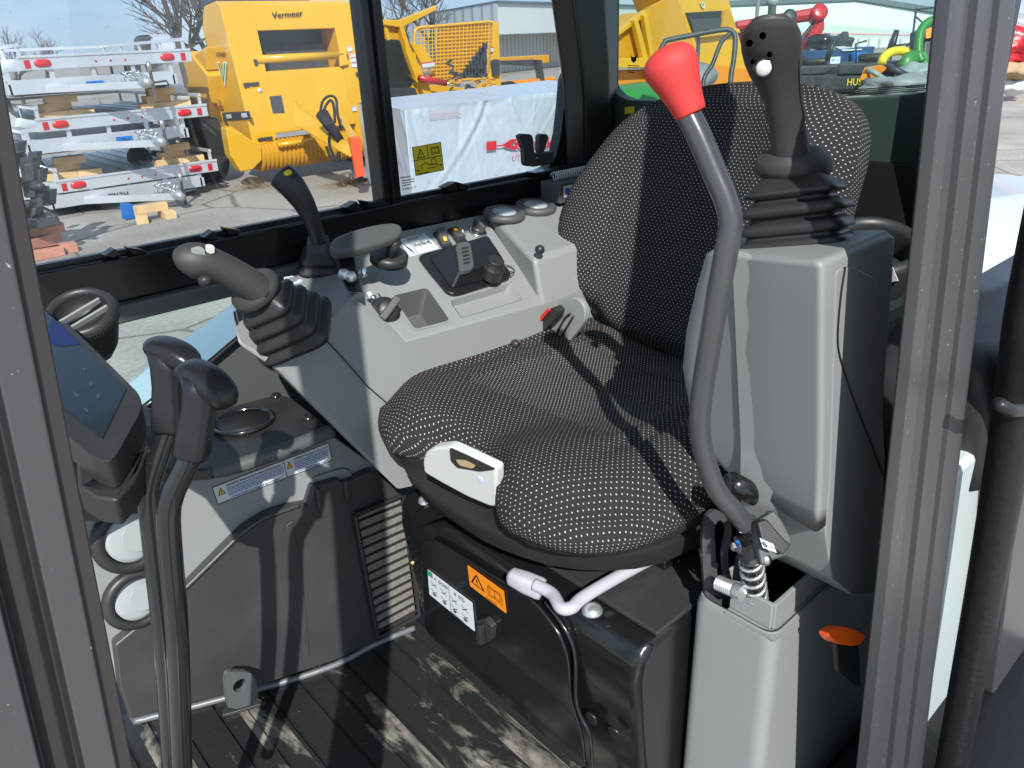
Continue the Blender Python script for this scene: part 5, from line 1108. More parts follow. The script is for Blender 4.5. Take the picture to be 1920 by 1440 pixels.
# ============================================================ the yard outside
def gz(p): return V((p.x, p.y, -1.75))
YT = 10.9
def rail_trailer(nm, lab, zb, x0, x1, tail, lo=-1.75, wheels=False, L=3.5):
    t = thing(nm, lab, 'trailer', ((x0 + x1) / 2, YT + 1.6, zb), 'aluminium utility trailers stacked in the yard')
    y0, y1 = YT, YT + L
    MB().box((x0 + .04, y0 + .05, zb + .05), (x1 - .04, y1, zb + .09)).build('deck', 'aluminium', t, bev=.004)
    mb = MB()
    for i in range(9):
        xx = x0 + .1 + (x1 - x0 - .2) * i / 8; mb.box((xx - .015, y0 + .06, zb + .089), (xx + .015, y1, zb + .104))
    if tail: mb.build('deck_ribs' if False else 'deck_plank', 'aluminium', t)
    for sx_, xx in ((0, x0), (1, x1)):
        r = MB().box((xx - .03, y0, zb), (xx + .03, y1, zb + .12)); r.box((xx - .02, y0 + .02, zb + .24), (xx + .02, y1, zb + .28))
        for i in range(5): yy = y0 + .04 + (L - .12) * i / 4; r.box((xx - .018, yy, zb + .1), (xx + .018, yy + .04, zb + .26))
        r.build('side_rail', 'aluminium', t, bev=.004)
        sg = -1 if sx_ == 0 else 1; fd = [(0, .0), (.02, .18), (.10, .30), (.25, .34), (.75, .34), (.90, .30), (.98, .18), (1.0, 0)]
        l = [V((xx + sg * .03, y0 + 1.1 + a * 1.0, zb + .02 + b)) for a, b in fd]; l2 = [p + V((sg * .24, 0, 0)) for p in l]
        mb = MB(); n = len(l); mb.add(l + l2 + [p + V((0, 0, -.012)) for p in l] + [p + V((0, 0, -.012)) for p in l2], [(i, i + 1, n + i + 1, n + i) for i in range(n - 1)] + [(2 * n + i, 2 * n + i + 1, 3 * n + i + 1, 3 * n + i) for i in range(n - 1)])
        mb.build('fender', 'aluminium', t, smooth=True)
    if tail:
        MB().box((x0 - .05, y0 - .03, zb - .01), (x1 + .05, y0 + .03, zb + .14)).box((x0 - .05, y0 - .045, zb + .12), (x1 + .05, y0 + .0, zb + .15)).build('tail_bar', 'aluminium', t, bev=.006)
        for xx in (x0 + .20, x1 - .26):
            MB().loft([(V((xx, y0 - .03, zb + .06)), .09, .045, 3), (V((xx, y0 - .045, zb + .06)), .085, .04, 3)], (1, 0, 0)).build('tail_light', 'tail_red', t, smooth=True)
        for xx in (x0 + .04, x1 - .06): MB().box((xx - .03, y0 - .036, zb + .01), (xx + .03, y0 - .03, zb + .10)).build('reflector', 'reflector_red', t)
        for i in (-1, 0, 1): MB().lathe(V(((x0 + x1) / 2 + i * .17, y0 - .03, zb + .055)), (0, -1, 0), [(.014, 0), (.012, .008), (0, .01)], n=10).build('marker_light', 'tail_red', t, smooth=True)
        MB().box((x0 + .0, y1 - .04, zb + .24), (x1, y1, zb + .28)).build('front_rail', 'aluminium', t)
    else:
        f = MB().box((x0, y0, zb), (x1, y0 + .05, zb + .16)).box((x0, y0, zb + .25), (x1, y0 + .05, zb + .29))
        for i in range(5): xx = x0 + (x1 - x0 - .05) * i / 4; f.box((xx, y0 + .005, zb + .1), (xx + .05, y0 + .045, zb + .26))
        f.build('front_rail', 'aluminium', t, bev=.004)
        MB().box((x0 + .06, y0 + .10, zb - .02), (x1 - .06, y0 + L, zb + .02)).build('underframe', 'dark_machine', t)
        cx_ = x0 + (x1 - x0) * .66
        tg = MB().prism([V((x0 + .35, y0 + .02, zb)), V((cx_, y0 - .75, zb)), V((cx_ + .04, y0 - .70, zb)), V((x0 + .5, y0 + .02, zb))], (0, 0, .08)).prism([V((x1 - .30, y0 + .02, zb)), V((cx_ + .02, y0 - .75, zb)), V((cx_ - .04, y0 - .70, zb)), V((x1 - .45, y0 + .02, zb))], (0, 0, .08)).build('tongue', 'aluminium', t, bev=.004)
        MB().loft([(V((cx_, y0 - .62, zb + .07)), .05, .04, 3), (V((cx_, y0 - .80, zb + .09)), .055, .06, 3), (V((cx_, y0 - .95, zb + .05)), .05, .05, 2)], (1, 0, 0)).build('coupler', 'zinc', t, smooth=True)
        mb = MB()
        for q in range(3):
            l = []
            for i in range(22):
                a = i * .62; l.append(V((cx_ - .02 + .14 * math.sin(a + q) * (1 - .2 * q), y0 - .5 + .04 * math.cos(a * 1.7), zb + .12 + .07 * math.cos(a * 1.3 + q))))
            mb.tube(l, .008, 0, 5)
        mb.build('safety_chain', 'zinc', t, smooth=True)
        MB().lathe(V((cx_ + .17, y0 - .55, zb - .12)), (0, 0, 1), [(.02, 0), (.02, .30), (.028, .30), (.028, .40), (0, .41)], n=10).build('jack', 'bright_metal', t, smooth=True)
        MB().tube([V((cx_ + .17, y0 - .55, zb + .05)), V((cx_ + .34, y0 - .55, zb + .06)), V((cx_ + .36, y0 - .55, zb + .00))], .012, 0, 8).build('jack_handle', 'dark_machine', t, smooth=True)
    return t
zpx = lambda x, y: P(x, y, 'y', YT).z
xpx = lambda x, y: P(x, y, 'y', YT).x
t1 = rail_trailer('utility_trailer', 'topmost aluminium trailer of the stack, tail lights towards the window', zpx(45, 131), xpx(45, 129), xpx(352, 114), True)
t2 = rail_trailer('utility_trailer', 'aluminium trailer directly under the topmost one, hitch and chains showing', zpx(41, 178), xpx(15, 160), xpx(328, 145), False)
t3 = rail_trailer('utility_trailer', 'third trailer of the stack, bare deck carrying two piles of wood blocks', zpx(81, 246), xpx(81, 248), xpx(383, 219), True)
t4 = rail_trailer('utility_trailer', 'fourth trailer of the stack, hitch hanging over the lowest open deck', zpx(75, 289), xpx(50, 270), xpx(350, 250), False)
t5 = rail_trailer('utility_trailer', 'lowest trailer of the stack that shows red tail lights', zpx(116, 360), xpx(116, 362), xpx(403, 326), True)
t6 = rail_trailer('utility_trailer', 'bottom trailer of the stack standing on its wheels, numbered 7712H', zpx(109, 391), xpx(96, 380), xpx(382, 352), False)
q0 = V((xpx(205, 385), YT - .004, t6.location.z - Z0 + .09)); w_ = .30
decal('trailer_number', [q0, q0 + V((w_, 0, 0)), q0 + V((w_, 0, -.08)), q0 + V((0, 0, -.08))], [('text', '7712H', .05, .9, .8, 'print_black')], t6, base=None, h=.003)
for t_, px_ in ((t2, 165), (t4, 195)):
    q0 = V((xpx(px_, 170), YT - .004, t_.location.z - Z0 + .10))
    decal('blue_tag', [q0, q0 + V((.2, 0, 0)), q0 + V((.2, 0, -.1)), q0 + V((0, 0, -.1))], [('text', '7H' if t_ is t2 else '2H', .3, .8, .6, 'print_black')], t_, base='blue_plastic', h=.003)
x0, x1 = xpx(109, 394), xpx(379, 362)
for xx in (x0 + .05, x1 - .35):
    w = MB().lathe(V((xx, YT + 1.6, -1.47)), (1, 0, 0), [(.1, 0), (.24, 0), (.28, .04), (.28, .2), (.24, .24), (.1, .24)], n=28).build('wheel', 'tyre', t6, smooth=True)
# wood cribbing
WB = 'pale wood blocks that space the stacked trailers'
def block(lab, x_, y_, z_, rz, mat='wood', s=(.36, .13, .09), grp=WB, nm='wood_block'):
    o = thing(nm, lab, 'wood block', (x_, y_, z_), grp)
    c_, s_ = math.cos(rz), math.sin(rz); fr = lambda a, b, c: V((x_ + a * c_ - b * s_, y_ + a * s_ + b * c_, z_ + c))
    MB().box((-s[0] / 2, -s[1] / 2, 0), (s[0] / 2, s[1] / 2, s[2]), 0, fr).build('wood_grain_body' if False else 'timber', mat, o, bev=.006)
    return o
def pile(px_, y_, tr, side, where):
    z_ = tr.location.z - Z0 + .105; x_ = P(px_, y_, 'y', YT + .3).x
    names = (('bottom left block', -.12, 0, .0, .1), ('bottom right block', .19, 0, .0, -.25), ('middle block', -.05, .09, .03, .35), ('top block', .02, .18, 0, 0))
    for i, (w, dx, dz, dy, rz) in enumerate(names):
        block('%s of the %s wood pile on the %s' % (w, side, where), x_ + dx, YT + .35 + dy, z_ + dz, rz)
pile(115, 200, t3, 'left', 'third trailer deck')
pile(303, 180, t3, 'right', 'third trailer deck')
pile(130, 310, t5, 'left', 'lowest open trailer deck')
pile(330, 285, t5, 'right', 'lowest open trailer deck')
p = P(290, 412, 'z', -1.75)
for lab, dx, dy, dz, rz in (('left foot block of the wood pile on the asphalt', -.14, 0, 0, 1.3), ('right foot block of the wood pile on the asphalt', .16, .02, 0, 1.5), ('block lying across the two foot blocks on the asphalt', 0, .04, .09, .05)):
    block(lab, p.x + dx, p.y + dy, -1.75 + dz, rz)
a = P(243, 405, 'z', -1.70)
tagb = MB().prism([a + V((-.09, 0, -.02)), a + V((.06, .03, -.05)), a + V((.10, .05, .10)), a + V((.02, 0, .14)), a + V((-.08, -.02, .16))], (.02, .05, 0)).build('plastic_bag', 'blue_plastic', bev=.01)
tag(tagb, 'crumpled bright blue plastic bag on the asphalt by the trailer stack', 'bag')
# dark attachment on pink timber, far left
b0_ = P(84, 480, 'z', -1.75)
for i, (dx, dz, rz) in enumerate(((-.10, 0, .1), (.05, 0, -.1), (-.02, .09, .6), (.02, .18, .05))):
    block(('left', 'right', 'crosswise', 'top')[i] + ' pinkish timber under the dark machine attachment', b0_.x + dx, b0_.y + .1 * i - .1, -1.75 + dz, rz, 'wood_pink', (.5, .16, .09), 'pinkish timbers under the attachment')
at = thing('machine_attachment', 'dark steel machine attachment propped on pinkish timbers beside the trailers', 'attachment', (b0_.x, b0_.y, -1.5))
mb = MB(); bx_, by_ = b0_.x, b0_.y
for k_ in range(70):
    x_, y_, z_ = bx_ + random.uniform(-.45, .16), by_ + random.uniform(-.15, .35), random.uniform(-1.42, -.66); s_ = random.uniform(.03, .10)
    c_ = V((x_, y_, z_)); n_c = random.choice((4, 5, 8)); h_c = random.uniform(.5, 1.6)
    mb.rings([[c_ + V((math.cos(q_a) * s_ * .8, math.sin(q_a) * s_ * .8, -s_ * h_c)) for q_a in [2 * math.pi * i / n_c for i in range(n_c)]], [c_ + V((math.cos(q_a) * s_ + .03, math.sin(q_a) * s_, s_ * .6)) for q_a in [2 * math.pi * i / n_c for i in range(n_c)]]])
mb.build('frame', 'dark_machine', at, bev=.01)
MB().box((bx_ - .5, by_ - .1, -1.46), (bx_ + .2, by_ + .3, -1.38)).build('base_plate', 'dark_machine', at, bev=.01)
MB().lathe(V((bx_ + .05, by_ - .2, -1.05)), (.3, -1, 0), [(.05, 0), (.05, .06), (.03, .08), (.03, .14), (0, .14)], n=14).build('coupling', 'dark_machine', at, smooth=True)

# --- round baler ---------------------------------------------------------
fx = 4.77
def YZ(x_, y_, X_=fx): q = P(x_, y_, 'x', X_); return q.y, q.z
yb, zb_ = YZ(480, 290); yt_, zt_ = YZ(412, 10)
FP = (V((0, yb, zb_)), V((0, -(zt_ - zb_), (yt_ - yb))).normalized())
if FP[1].y > 0: FP = (FP[0], -FP[1])
bal = thing('round_baler', 'tall yellow round baler with dark window standing beside the trailer stack', 'baler', (5.7, 11.4, -1.75))
yr, zr_ = YZ(375, 22); yr2, zr2 = YZ(455, 272)
xr_ = 6.80
prof = [(yb, zb_), (yt_, zt_), (yt_ + .12, zt_ + .06), (yt_ + .55, zt_ + .02), (yt_ + .75, zt_ - .25), (yb + .75, zb_ + .10)]
# body in pieces round the window opening: two side towers, top and bottom
lx = lambda x_, y_: P(x_, y_, 'p', FP)
def fslab(nm, q, h0, h1, mat, par=bal, **k): return slab(nm, q, FP, h0, h1, mat, par, **k)
body = MB()
wl_, wr_ = lx(480, 98).x, lx(636, 90).x
for xa, xb in ((fx, wl_), (wr_, xr_)):
    body.rings([[V((xx, a, b)) for a, b in prof] for xx in (xa, xb)])
def yz_at(f): return (yb + (yt_ - yb) * f, zb_ + (zt_ - zb_) * f)
ft = (lx(545, 56).z - zb_) / (zt_ - zb_); fb = (lx(560, 130).z - zb_) / (zt_ - zb_)
a0, a1 = yz_at(ft), yz_at(fb)
body.rings([[V((xx, a, b)) for a, b in [a0, (yt_, zt_), (yt_ + .12, zt_ + .06), (yt_ + .55, zt_ + .02), (a0[0] + .5, a0[1])]] for xx in (wl_ + .001, wr_ - .001)])
body.rings([[V((xx, a, b)) for a, b in [(yb, zb_ + .25), a1, (a1[0] + .6, a1[1]), (yb + .7, zb_ + .25)]] for xx in (wl_ + .001, wr_ - .001)])
body.build('body', 'yellow_paint', bal, bev=.015)
# wedge cheeks beside the window, seen as darker yellow
MB().box((wl_ + .01, a0[0] + .42, a1[1]), (wr_ - .01, a0[0] + .46, a0[1])).build('bale_chamber', 'window_dark', bal)
mb = MB()
for i in range(5):
    xx = wl_ + .08 + i * (wr_ - wl_ - .1) / 5; mb.box((xx, a0[0] + .30, a1[1] + .0), (xx + .24, a0[0] + .33, a1[1] + (a0[1] - a1[1]) * .62))
mb.build('belt', 'belt_dark', bal)
MB().tube([V((wl_ - .02, a1[0] - .10 + .12, a1[1] + .16)), V((wr_ + .02, a1[0] - .10 + .12, a1[1] + .16))], .055, 0, 16).build('roller', 'yellow_paint', bal, smooth=True)
fslab('window_bracket', [(632, 100), (645, 92), (650, 122), (636, 126)], .0, .06, 'yellow_paint', bev=.01)
# lower left panel, latches, plate, stickers
fslab('front_panel', [(424, 8), (470, 2), (520, 232), (516, 262), (482, 274), (455, 130)], .0, .012, 'yellow_paint', bev=.006)
for q in ([(455, 157), (465, 155), (466, 163), (457, 164)], [(467, 156), (483, 154), (484, 160), (468, 162)], [(666, 136), (677, 135), (678, 142), (667, 143)], [(482, 260), (492, 258), (493, 264), (483, 265)], [(494, 258), (508, 256), (509, 262), (495, 264)], [(474, 112), (479, 112), (482, 123), (477, 123)], [(647, 102), (650, 102), (651, 109), (648, 109)]):
    fslab('panel_latch', q, .012, .04, 'dark_machine')
fslab('tool_cover', [(504, 181), (526, 179), (533, 213), (510, 214)], .012, .03, 'belt_dark', bev=.006)
MB().lathe(lx(486, 170) + FP[1] * .012, FP[1], [(.03, 0), (.03, .01), (0, .012)], n=16).build('badge', 'label_white', bal, smooth=True)
for q in ([(511, 218), (531, 215), (532, 226), (513, 228)], [(651, 86), (660, 86), (661, 96), (652, 97)], [(655, 101), (665, 100), (666, 107), (656, 108)], [(656, 109), (667, 108), (668, 116), (657, 117)], [(658, 118), (669, 118), (670, 126), (660, 126)], [(650, 199), (668, 198), (669, 208), (651, 210)], [(588, 218), (605, 216), (606, 226), (590, 227)]):
    decal('safety_decal', pts(q, (FP[0] + FP[1] * .014, FP[1])), [('rect', 0, 0, 1, .25, 'print_pale_red')], bal, h=.004)
decal('maker_name', pts([(506, 22), (567, 17), (568, 32), (508, 36)], FP), [('text', 'Vermeer', .02, .92, .78, 'print_black', .96)], bal, base=None, h=.01)
sp1 = (V((fx, 0, 0)), V((-1, 0, 0)))
decal('maker_name', pts([(401, 92), (425, 92), (426, 108), (403, 108)], sp1), [('text', 'Vermeer', 0, .85, .7, 'print_black', 1)], bal, base=None, h=.01)
decal('maker_emblem', pts([(407, 113), (427, 113), (430, 165), (415, 163)], sp1), [('poly', [(.05, .05), (.35, .05), (.5, .5), (.7, .05), (1, .05), (.62, 1), (.5, .85)], 'print_white'), ('poly', [(.15, .1), (.32, .1), (.52, .62), (.75, .1), (.88, .1), (.55, .85)], 'machine_green', 2.2)], bal, base=None, h=.01)
decal('side_stripe', pts([(418, 211), (468, 208), (472, 223), (420, 226)], sp1), [('rect', .15, .25, .35, .75, 'label_white'), ('rect', .72, .2, .92, .75, 'label_white')], bal, base='dark_machine', h=.012)
# rear frame, fender, wheels
def xs(x_, y_, X_): return P(x_, y_, 'x', X_)
MB().prism([V((fx + .3, q.y, q.z)) for q in (xs(378, 95, fx), xs(366, 100, fx), xs(385, 215, fx), xs(400, 235, fx), xs(420, 245, fx), xs(415, 140, fx))], (-.5, 0, 0)).build('side_frame', 'yellow_paint', bal, bev=.015)
MB().prism([xs(358, 107, 4.6), xs(385, 88, 4.6), xs(388, 132, 4.6), xs(357, 128, 4.6)], (.5, 0, 0)).build('rear_arm', 'yellow_paint', bal, bev=.015)
MB().tube([xs(388, 100, 4.7), xs(395, 150, 4.7), xs(410, 200, 4.7)], .05, 0, 10).build('lift_cylinder', 'yellow_shaded', bal, smooth=True)
wc = V((4.35, 11.95, -1.75 + .50))
for k_, xx in enumerate((4.30, 6.85)):
    w = MB().lathe(V((xx, 12.0, -1.25)), (1, 0, 0), [(.24, .05), (.40, .0), (.48, .04), (.50, .10), (.50, .30), (.48, .36), (.40, .40), (.24, .35)], n=40, cap=False).build('wheel', 'tyre', bal, smooth=True)
    MB().lathe(V((xx + .1, 12.0, -1.25)), (1, 0, 0), [(0, 0), (.25, .02), (.26, .2), (0, .21)], n=24).build('rim', 'yellow_shaded', w, smooth=True)
# pickup with tine bands
pa, pb = V((fx + .05, yb + .12, lx(500, 290).z - .02)), V((xr_ - .35, yb + .12, lx(500, 290).z - .02))
mb = MB()
pk = [x_ for i in range(26) for x_ in ((.19, i / 26 * 1.75), (.215, i / 26 * 1.75 + .012), (.215, i / 26 * 1.75 + .04), (.19, i / 26 * 1.75 + .05))]
mb.lathe(pa, (1, 0, 0), pk, n=24); mb.build('pickup', 'yellow_shaded', bal)
MB().tube([P(521, 272, 'y', 10.7), P(590, 262, 'y', 10.7)], .03, 0, 10).build('wind_guard', 'yellow_paint', bal, smooth=True)
MB().prism([P(424, 240, 'y', 10.75), P(435, 237, 'y', 10.75), P(490, 275, 'y', 10.75), P(492, 300, 'y', 10.75), P(474, 318, 'y', 10.75), P(452, 322, 'y', 10.75), P(432, 290, 'y', 10.75)], (0, .2, 0)).build('pickup_cheek', 'yellow_paint', bal, bev=.015)
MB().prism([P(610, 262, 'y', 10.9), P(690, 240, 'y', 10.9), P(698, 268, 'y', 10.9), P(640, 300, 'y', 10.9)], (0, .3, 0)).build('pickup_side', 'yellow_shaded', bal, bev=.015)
# drawbar, hoses, jack
MB().prism([P(549, 188, 'd', 10.7), P(560, 205, 'd', 10.6), P(610, 238, 'd', 10.2), P(662, 278, 'd', 9.7), P(668, 293, 'd', 9.7), P(655, 295, 'd', 9.75), P(600, 262, 'd', 10.2), P(553, 235, 'd', 10.6)], (.12, .10, 0)).build('drawbar', 'yellow_paint', bal, bev=.015)
MB().prism([P(630, 210, 'd', 10.7), P(640, 222, 'd', 10.6), P(664, 262, 'd', 9.8), P(658, 266, 'd', 9.8)], (.10, .05, 0)).build('drawbar', 'yellow_paint', bal, bev=.01)
hs = [[(600, 215), (605, 190), (618, 180), (630, 186), (633, 215), (640, 240)], [(603, 222), (610, 200), (620, 188), (626, 200), (628, 230)], [(620, 240), (617, 265), (622, 285), (633, 300), (635, 285)], [(612, 275), (620, 295), (632, 302), (638, 298)]]
for i, q in enumerate(hs):
    MB().tube(spl([P(x_, y_, 'd', 10.0) for x_, y_ in q], 5), .018, 0, 8).build('hydraulic_hose', 'tyre', bal, smooth=True)
MB().loft([(P(604, 214, 'd', 10.0), .09, .08), (P(620, 238, 'd', 9.95), .07, .07), (P(638, 262, 'd', 9.9), .05, .05)], (1, 0, 0)).build('driveline', 'tyre', bal, smooth=True)
MB().prism([P(655, 259, 'd', 9.6), P(676, 257, 'd', 9.6), P(684, 330, 'd', 9.75), P(668, 334, 'd', 9.75), P(662, 300, 'd', 9.7)], (.05, .12, 0)).build('jack_stand', 'jack_orange', bal, bev=.01, label='orange red jack stand at the front of the drawbar')
MB().lathe(P(676, 340, 'z', -1.75), (0, 0, 1), [(.11, 0), (.11, .03), (.04, .05), (.04, .12)], n=16).build('jack_foot', 'tyre', bal)
MB().box((fx + .2, 11.6, zt_), (fx + 1.6, 12.3, zt_ + .16)).build('net_box', 'dark_machine', bal, bev=.02)

# --- crate in white film ---------------------------------------------------
cr = thing('wrapped_crate', 'long crate wrapped in white plastic film with red printing', 'crate', (6.6, 8.2, -1.75))
A0 = P(775, 385, 'z', -1.74); A1 = P(1062, 318, 'z', -1.74); A1 = V((9.2, A0.y + (9.2 - A0.x) * (A1.y - A0.y) / (A1.x - A0.x), -1.74))
Bk = P(690, 345, 'z', -1.74)
ht = P(772, 208, 'x', A0.x).z
dv_ = (Bk - A0); dv_.z = 0
random.seed(3)
CRS = [(random.uniform(0, 4.5), random.uniform(-1.3, 1.3), random.uniform(.012, .05), random.uniform(-.9, 1.2)) for _ in range(34)]
def film(p, q, z0, z1, nx, nz, nrm, amp):
    vs = []; fs = []
    for j in range(nz + 1):
        for i in range(nx + 1):
            t = i / nx; h = j / nz; b_ = p.lerp(q, t); L_ = (q - p).length
            w = .6 * math.sin(t * L_ * 2.3 + h * 2) + sum(a_ * math.exp(-((t * L_ - t_0 - sl_ * (1 - h) ** 1.3) / w_) ** 2) for t_0, sl_, w_, a_ in CRS) + random.uniform(-.06, .06)
            e = 0 if i in (0, nx) or j in (0, nz) else 1
            vs.append(V((b_.x, b_.y, z0 + (z1 - z0) * h)) + nrm * amp * w * e * (.4 + .6 * abs(h - .3)))
    for j in range(nz):
        for i in range(nx): k_ = j * (nx + 1) + i; fs.append((k_, k_ + 1, k_ + nx + 2, k_ + nx + 1))
    return vs, fs
n1_ = (A1 - A0).cross(V((0, 0, 1))).normalized(); n1_ = n1_ if n1_.y < 0 else -n1_
n2_ = dv_.cross(V((0, 0, 1))).normalized(); n2_ = n2_ if n2_.x < 0 else -n2_
mb = MB().add(*film(A0, A1, -1.74, ht, 260, 30, n1_, .022)).add(*film(A0 + dv_, A0, -1.74, ht, 90, 30, n2_, .02))
C1 = A1 + dv_
mb.add([V((A0.x, A0.y, ht)), V((A1.x, A1.y, ht)), V((C1.x, C1.y, ht + .03)), V((A0.x + dv_.x, A0.y + dv_.y, ht + .02))], [(0, 1, 2, 3)])
mb.add([V((A1.x, A1.y, -1.74)), V((A1.x, A1.y, ht)), V((C1.x, C1.y, ht)), V((C1.x, C1.y, -1.74))], [(0, 1, 2, 3)])
mb.add([V((C1.x, C1.y, -1.74)), V((C1.x, C1.y, ht)), V((A0.x + dv_.x, A0.y + dv_.y, ht)), V((A0.x + dv_.x, A0.y + dv_.y, -1.74))], [(0, 1, 2, 3)])
mb.build('film_wrap', 'tarp', cr, smooth=True)
CP = (A0 + n1_ * .03, n1_); CP2 = (A0 + n2_ * .03, n2_)
decal('maker_mark', pts([(910, 263), (1062, 252), (1062, 284), (910, 290)], CP), [('poly', [(.01, .1), (.12, .08), (.12, .68), (.01, .72)], 'print_red'), ('poly', [(.12, .38), (.19, .38), (.29, .05), (.37, .05), (.28, .40), (.40, .70), (.31, .72), (.20, .48), (.12, .48)], 'print_red'), ('text', 'Kawasaki', .335, .70, .64, 'print_red', .49)], cr, base=None, h=.004)
decal('crate_text', pts([(958, 284), (1050, 278), (1050, 296), (958, 300)], CP), [('text', 'UTILITY VEHICLE', .02, .8, .6, 'print_pale_red', .95)], cr, base=None, h=.004)
decal('handling_mark', pts([(803, 208), (865, 203), (866, 216), (804, 222)], CP), [e for i in range(4) for e in (('line', (.02 + .25 * i, .1), (.22 + .25 * i, .1), .006, 'print_pale_red'), ('line', (.02 + .25 * i, .9), (.22 + .25 * i, .9), .006, 'print_pale_red'), ('line', (.02 + .25 * i, .1), (.02 + .25 * i, .9), .006, 'print_pale_red'), ('line', (.22 + .25 * i, .1), (.22 + .25 * i, .9), .006, 'print_pale_red'), ('line', (.06 + .25 * i, .8), (.12 + .25 * i, .3), .008, 'print_pale_red'), ('line', (.12 + .25 * i, .3), (.18 + .25 * i, .8), .008, 'print_pale_red'))], cr, base=None, h=.004)
decal('crate_text', pts([(735, 300), (750, 302), (750, 316), (735, 312)], CP2), [('lines', 0, 0, 1, 1, 3, 'print_red')], cr, base=None, h=.006)
MB().box((A0.x + .1, A0.y + .3, -1.75), (A0.x + 3.5, A0.y + .7, -1.735)).build('pallet', 'wood', cr)

# --- bale processor behind the crate -----------------------------------------
ym = yp(13.0)
pr = thing('bale_processor', 'yellow bale processor with wire mesh guard behind the white wrapped crate', 'machine', (10, 13.4, -1.75))
def ps(nm, q, h0, h1, mat, **k): return slab(nm, q, ym, h0, h1, mat, pr, **k)
ps('chassis', [(700, 190), (780, 155), (935, 172), (935, 215), (700, 215)], -.8, .0, 'yellow_paint', bev=.02)
ps('tub_end', [(690, 40), (748, 42), (752, 75), (690, 78)], -.5, -.02, 'yellow_shaded', bev=.02)
ps('tub_beam', [(690, 36), (744, 38), (806, 14), (814, 10), (812, 20), (752, 50), (762, 82), (768, 98), (757, 98), (744, 52), (690, 44)], -.04, .10, 'yellow_paint', bev=.015)
ps('tub_post', [(716, 46), (722, 46), (730, 74), (724, 76)], -.02, .05, 'yellow_paint')
ps('bale_roll', [(700, 72), (748, 74), (758, 100), (776, 152), (760, 172), (700, 176)], -.5, .05, 'window_dark', bev=.05)
ps('side_arm', [(750, 72), (760, 88), (795, 160), (812, 200), (798, 206), (778, 160), (760, 140), (772, 150), (752, 95)], .0, .16, 'yellow_paint', bev=.012)
ps('wing', [(766, 80), (792, 86), (812, 120), (800, 128), (790, 124)], -.05, .05, 'yellow_paint', bev=.01)
ps('lower_roll', [(706, 166), (772, 164), (780, 185), (706, 190)], -.2, .12, 'dark_machine', bev=.02)
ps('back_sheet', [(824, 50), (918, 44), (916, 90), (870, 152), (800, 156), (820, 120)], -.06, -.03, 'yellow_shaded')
cg = [(782, 52), (926, 40), (921, 140), (912, 146), (790, 156), (778, 150), (777, 60)]
l = rcorn(pts(cg, ym), .12, 5)
MB().tube(l, .028, 0, 8, closed=True).build('guard_frame', 'yellow_paint', pr, smooth=True)
mb = MB(); G = pts([(780, 50), (924, 42), (920, 144), (782, 154)], ym)
for i in range(1, 20): mb.tube([G[0].lerp(G[1], i / 20), G[3].lerp(G[2], i / 20)], .009, 0, 5)
for i in range(1, 15): mb.tube([G[0].lerp(G[3], i / 15), G[1].lerp(G[2], i / 15)], .009, 0, 5)
mb.build('guard_mesh', 'yellow_paint', pr)
mb = MB()
for i in range(8):
    for j in range(i + 1):
        c = P(868 + i * 6 + random.uniform(-1, 1), 140 - j * 8, 'y', 12.97); mb.box((c.x - .07, c.y, c.z - .05), (c.x + .05, c.y + .02, c.z + .03))
mb.build('ladder_tread', 'dark_machine', pr)
ps('front_plate', [(924, 40), (933, 42), (938, 176), (905, 180), (918, 140), (922, 90)], -.1, .04, 'yellow_paint', bev=.012)
ps('lamp_box', [(916, 114), (922, 111), (931, 112), (931, 142), (919, 142)], .04, .12, 'dark_machine', bev=.02)
for q in ([(790, 118), (815, 114), (815, 124), (793, 127)], [(920, 88), (925, 88), (925, 97), (921, 97)], [(919, 158), (930, 158), (930, 165), (920, 166)]):
    decal('safety_decal', pts(q, yp(12.8 if q[0][0] < 900 else 12.93)), [('rect', 0, 0, 1, .25, 'print_red')], pr)
MB().tube([P(786, 146, 'y', 12.7), P(836, 156, 'y', 12.7)], .06, 0, 10).build('red_cylinder', 'red_paint', pr, smooth=True)
MB().tube([P(836, 156, 'y', 12.7), P(862, 160, 'y', 12.7)], .03, 0, 8).build('cylinder_rod', 'bright_metal', pr, smooth=True)
random.seed(11); mb = MB(); mb2 = MB()
for i in range(14):
    a = P(random.uniform(845, 925), random.uniform(148, 182), 'y', 12.6); l = [a]
    for k_ in range(5): l.append(l[-1] + V((random.uniform(-.2, .2), random.uniform(-.05, .05), random.uniform(-.12, .12))))
    (mb if i % 2 else mb2).tube(spl(l, 3), .02, 0, 6)
mb.build('hose_bundle', 'dark_machine', pr, smooth=True); mb2.build('pipe_bundle', 'yellow_shaded', pr, smooth=True)
# trailer frame running behind to the right
ps('long_beam', [(935, 108), (1048, 102), (1048, 118), (936, 121)], -.5, -.3, 'yellow_shaded', bev=.02)
ps('hitch_beam', [(938, 114), (1010, 111), (1020, 118), (1020, 124), (940, 120)], -.25, -.15, 'dark_machine', bev=.01)
ps('stand_post', [(1012, 112), (1022, 112), (1030, 170), (1022, 170)], -.2, -.1, 'dark_machine')
ps('rear_fender', [(940, 176), (945, 160), (970, 152), (1048, 144), (1048, 172), (990, 176)], -.5, -.1, 'orange_paint', bev=.03)
ps('tyre_arc', [(936, 178), (938, 155), (960, 152), (985, 163), (994, 178)], -.09, .02, 'tyre', bev=.03)
MB().box((9.6, 13.2, -1.75), (13.8, 13.6, -1.3)).build('axle', 'dark_machine', pr)
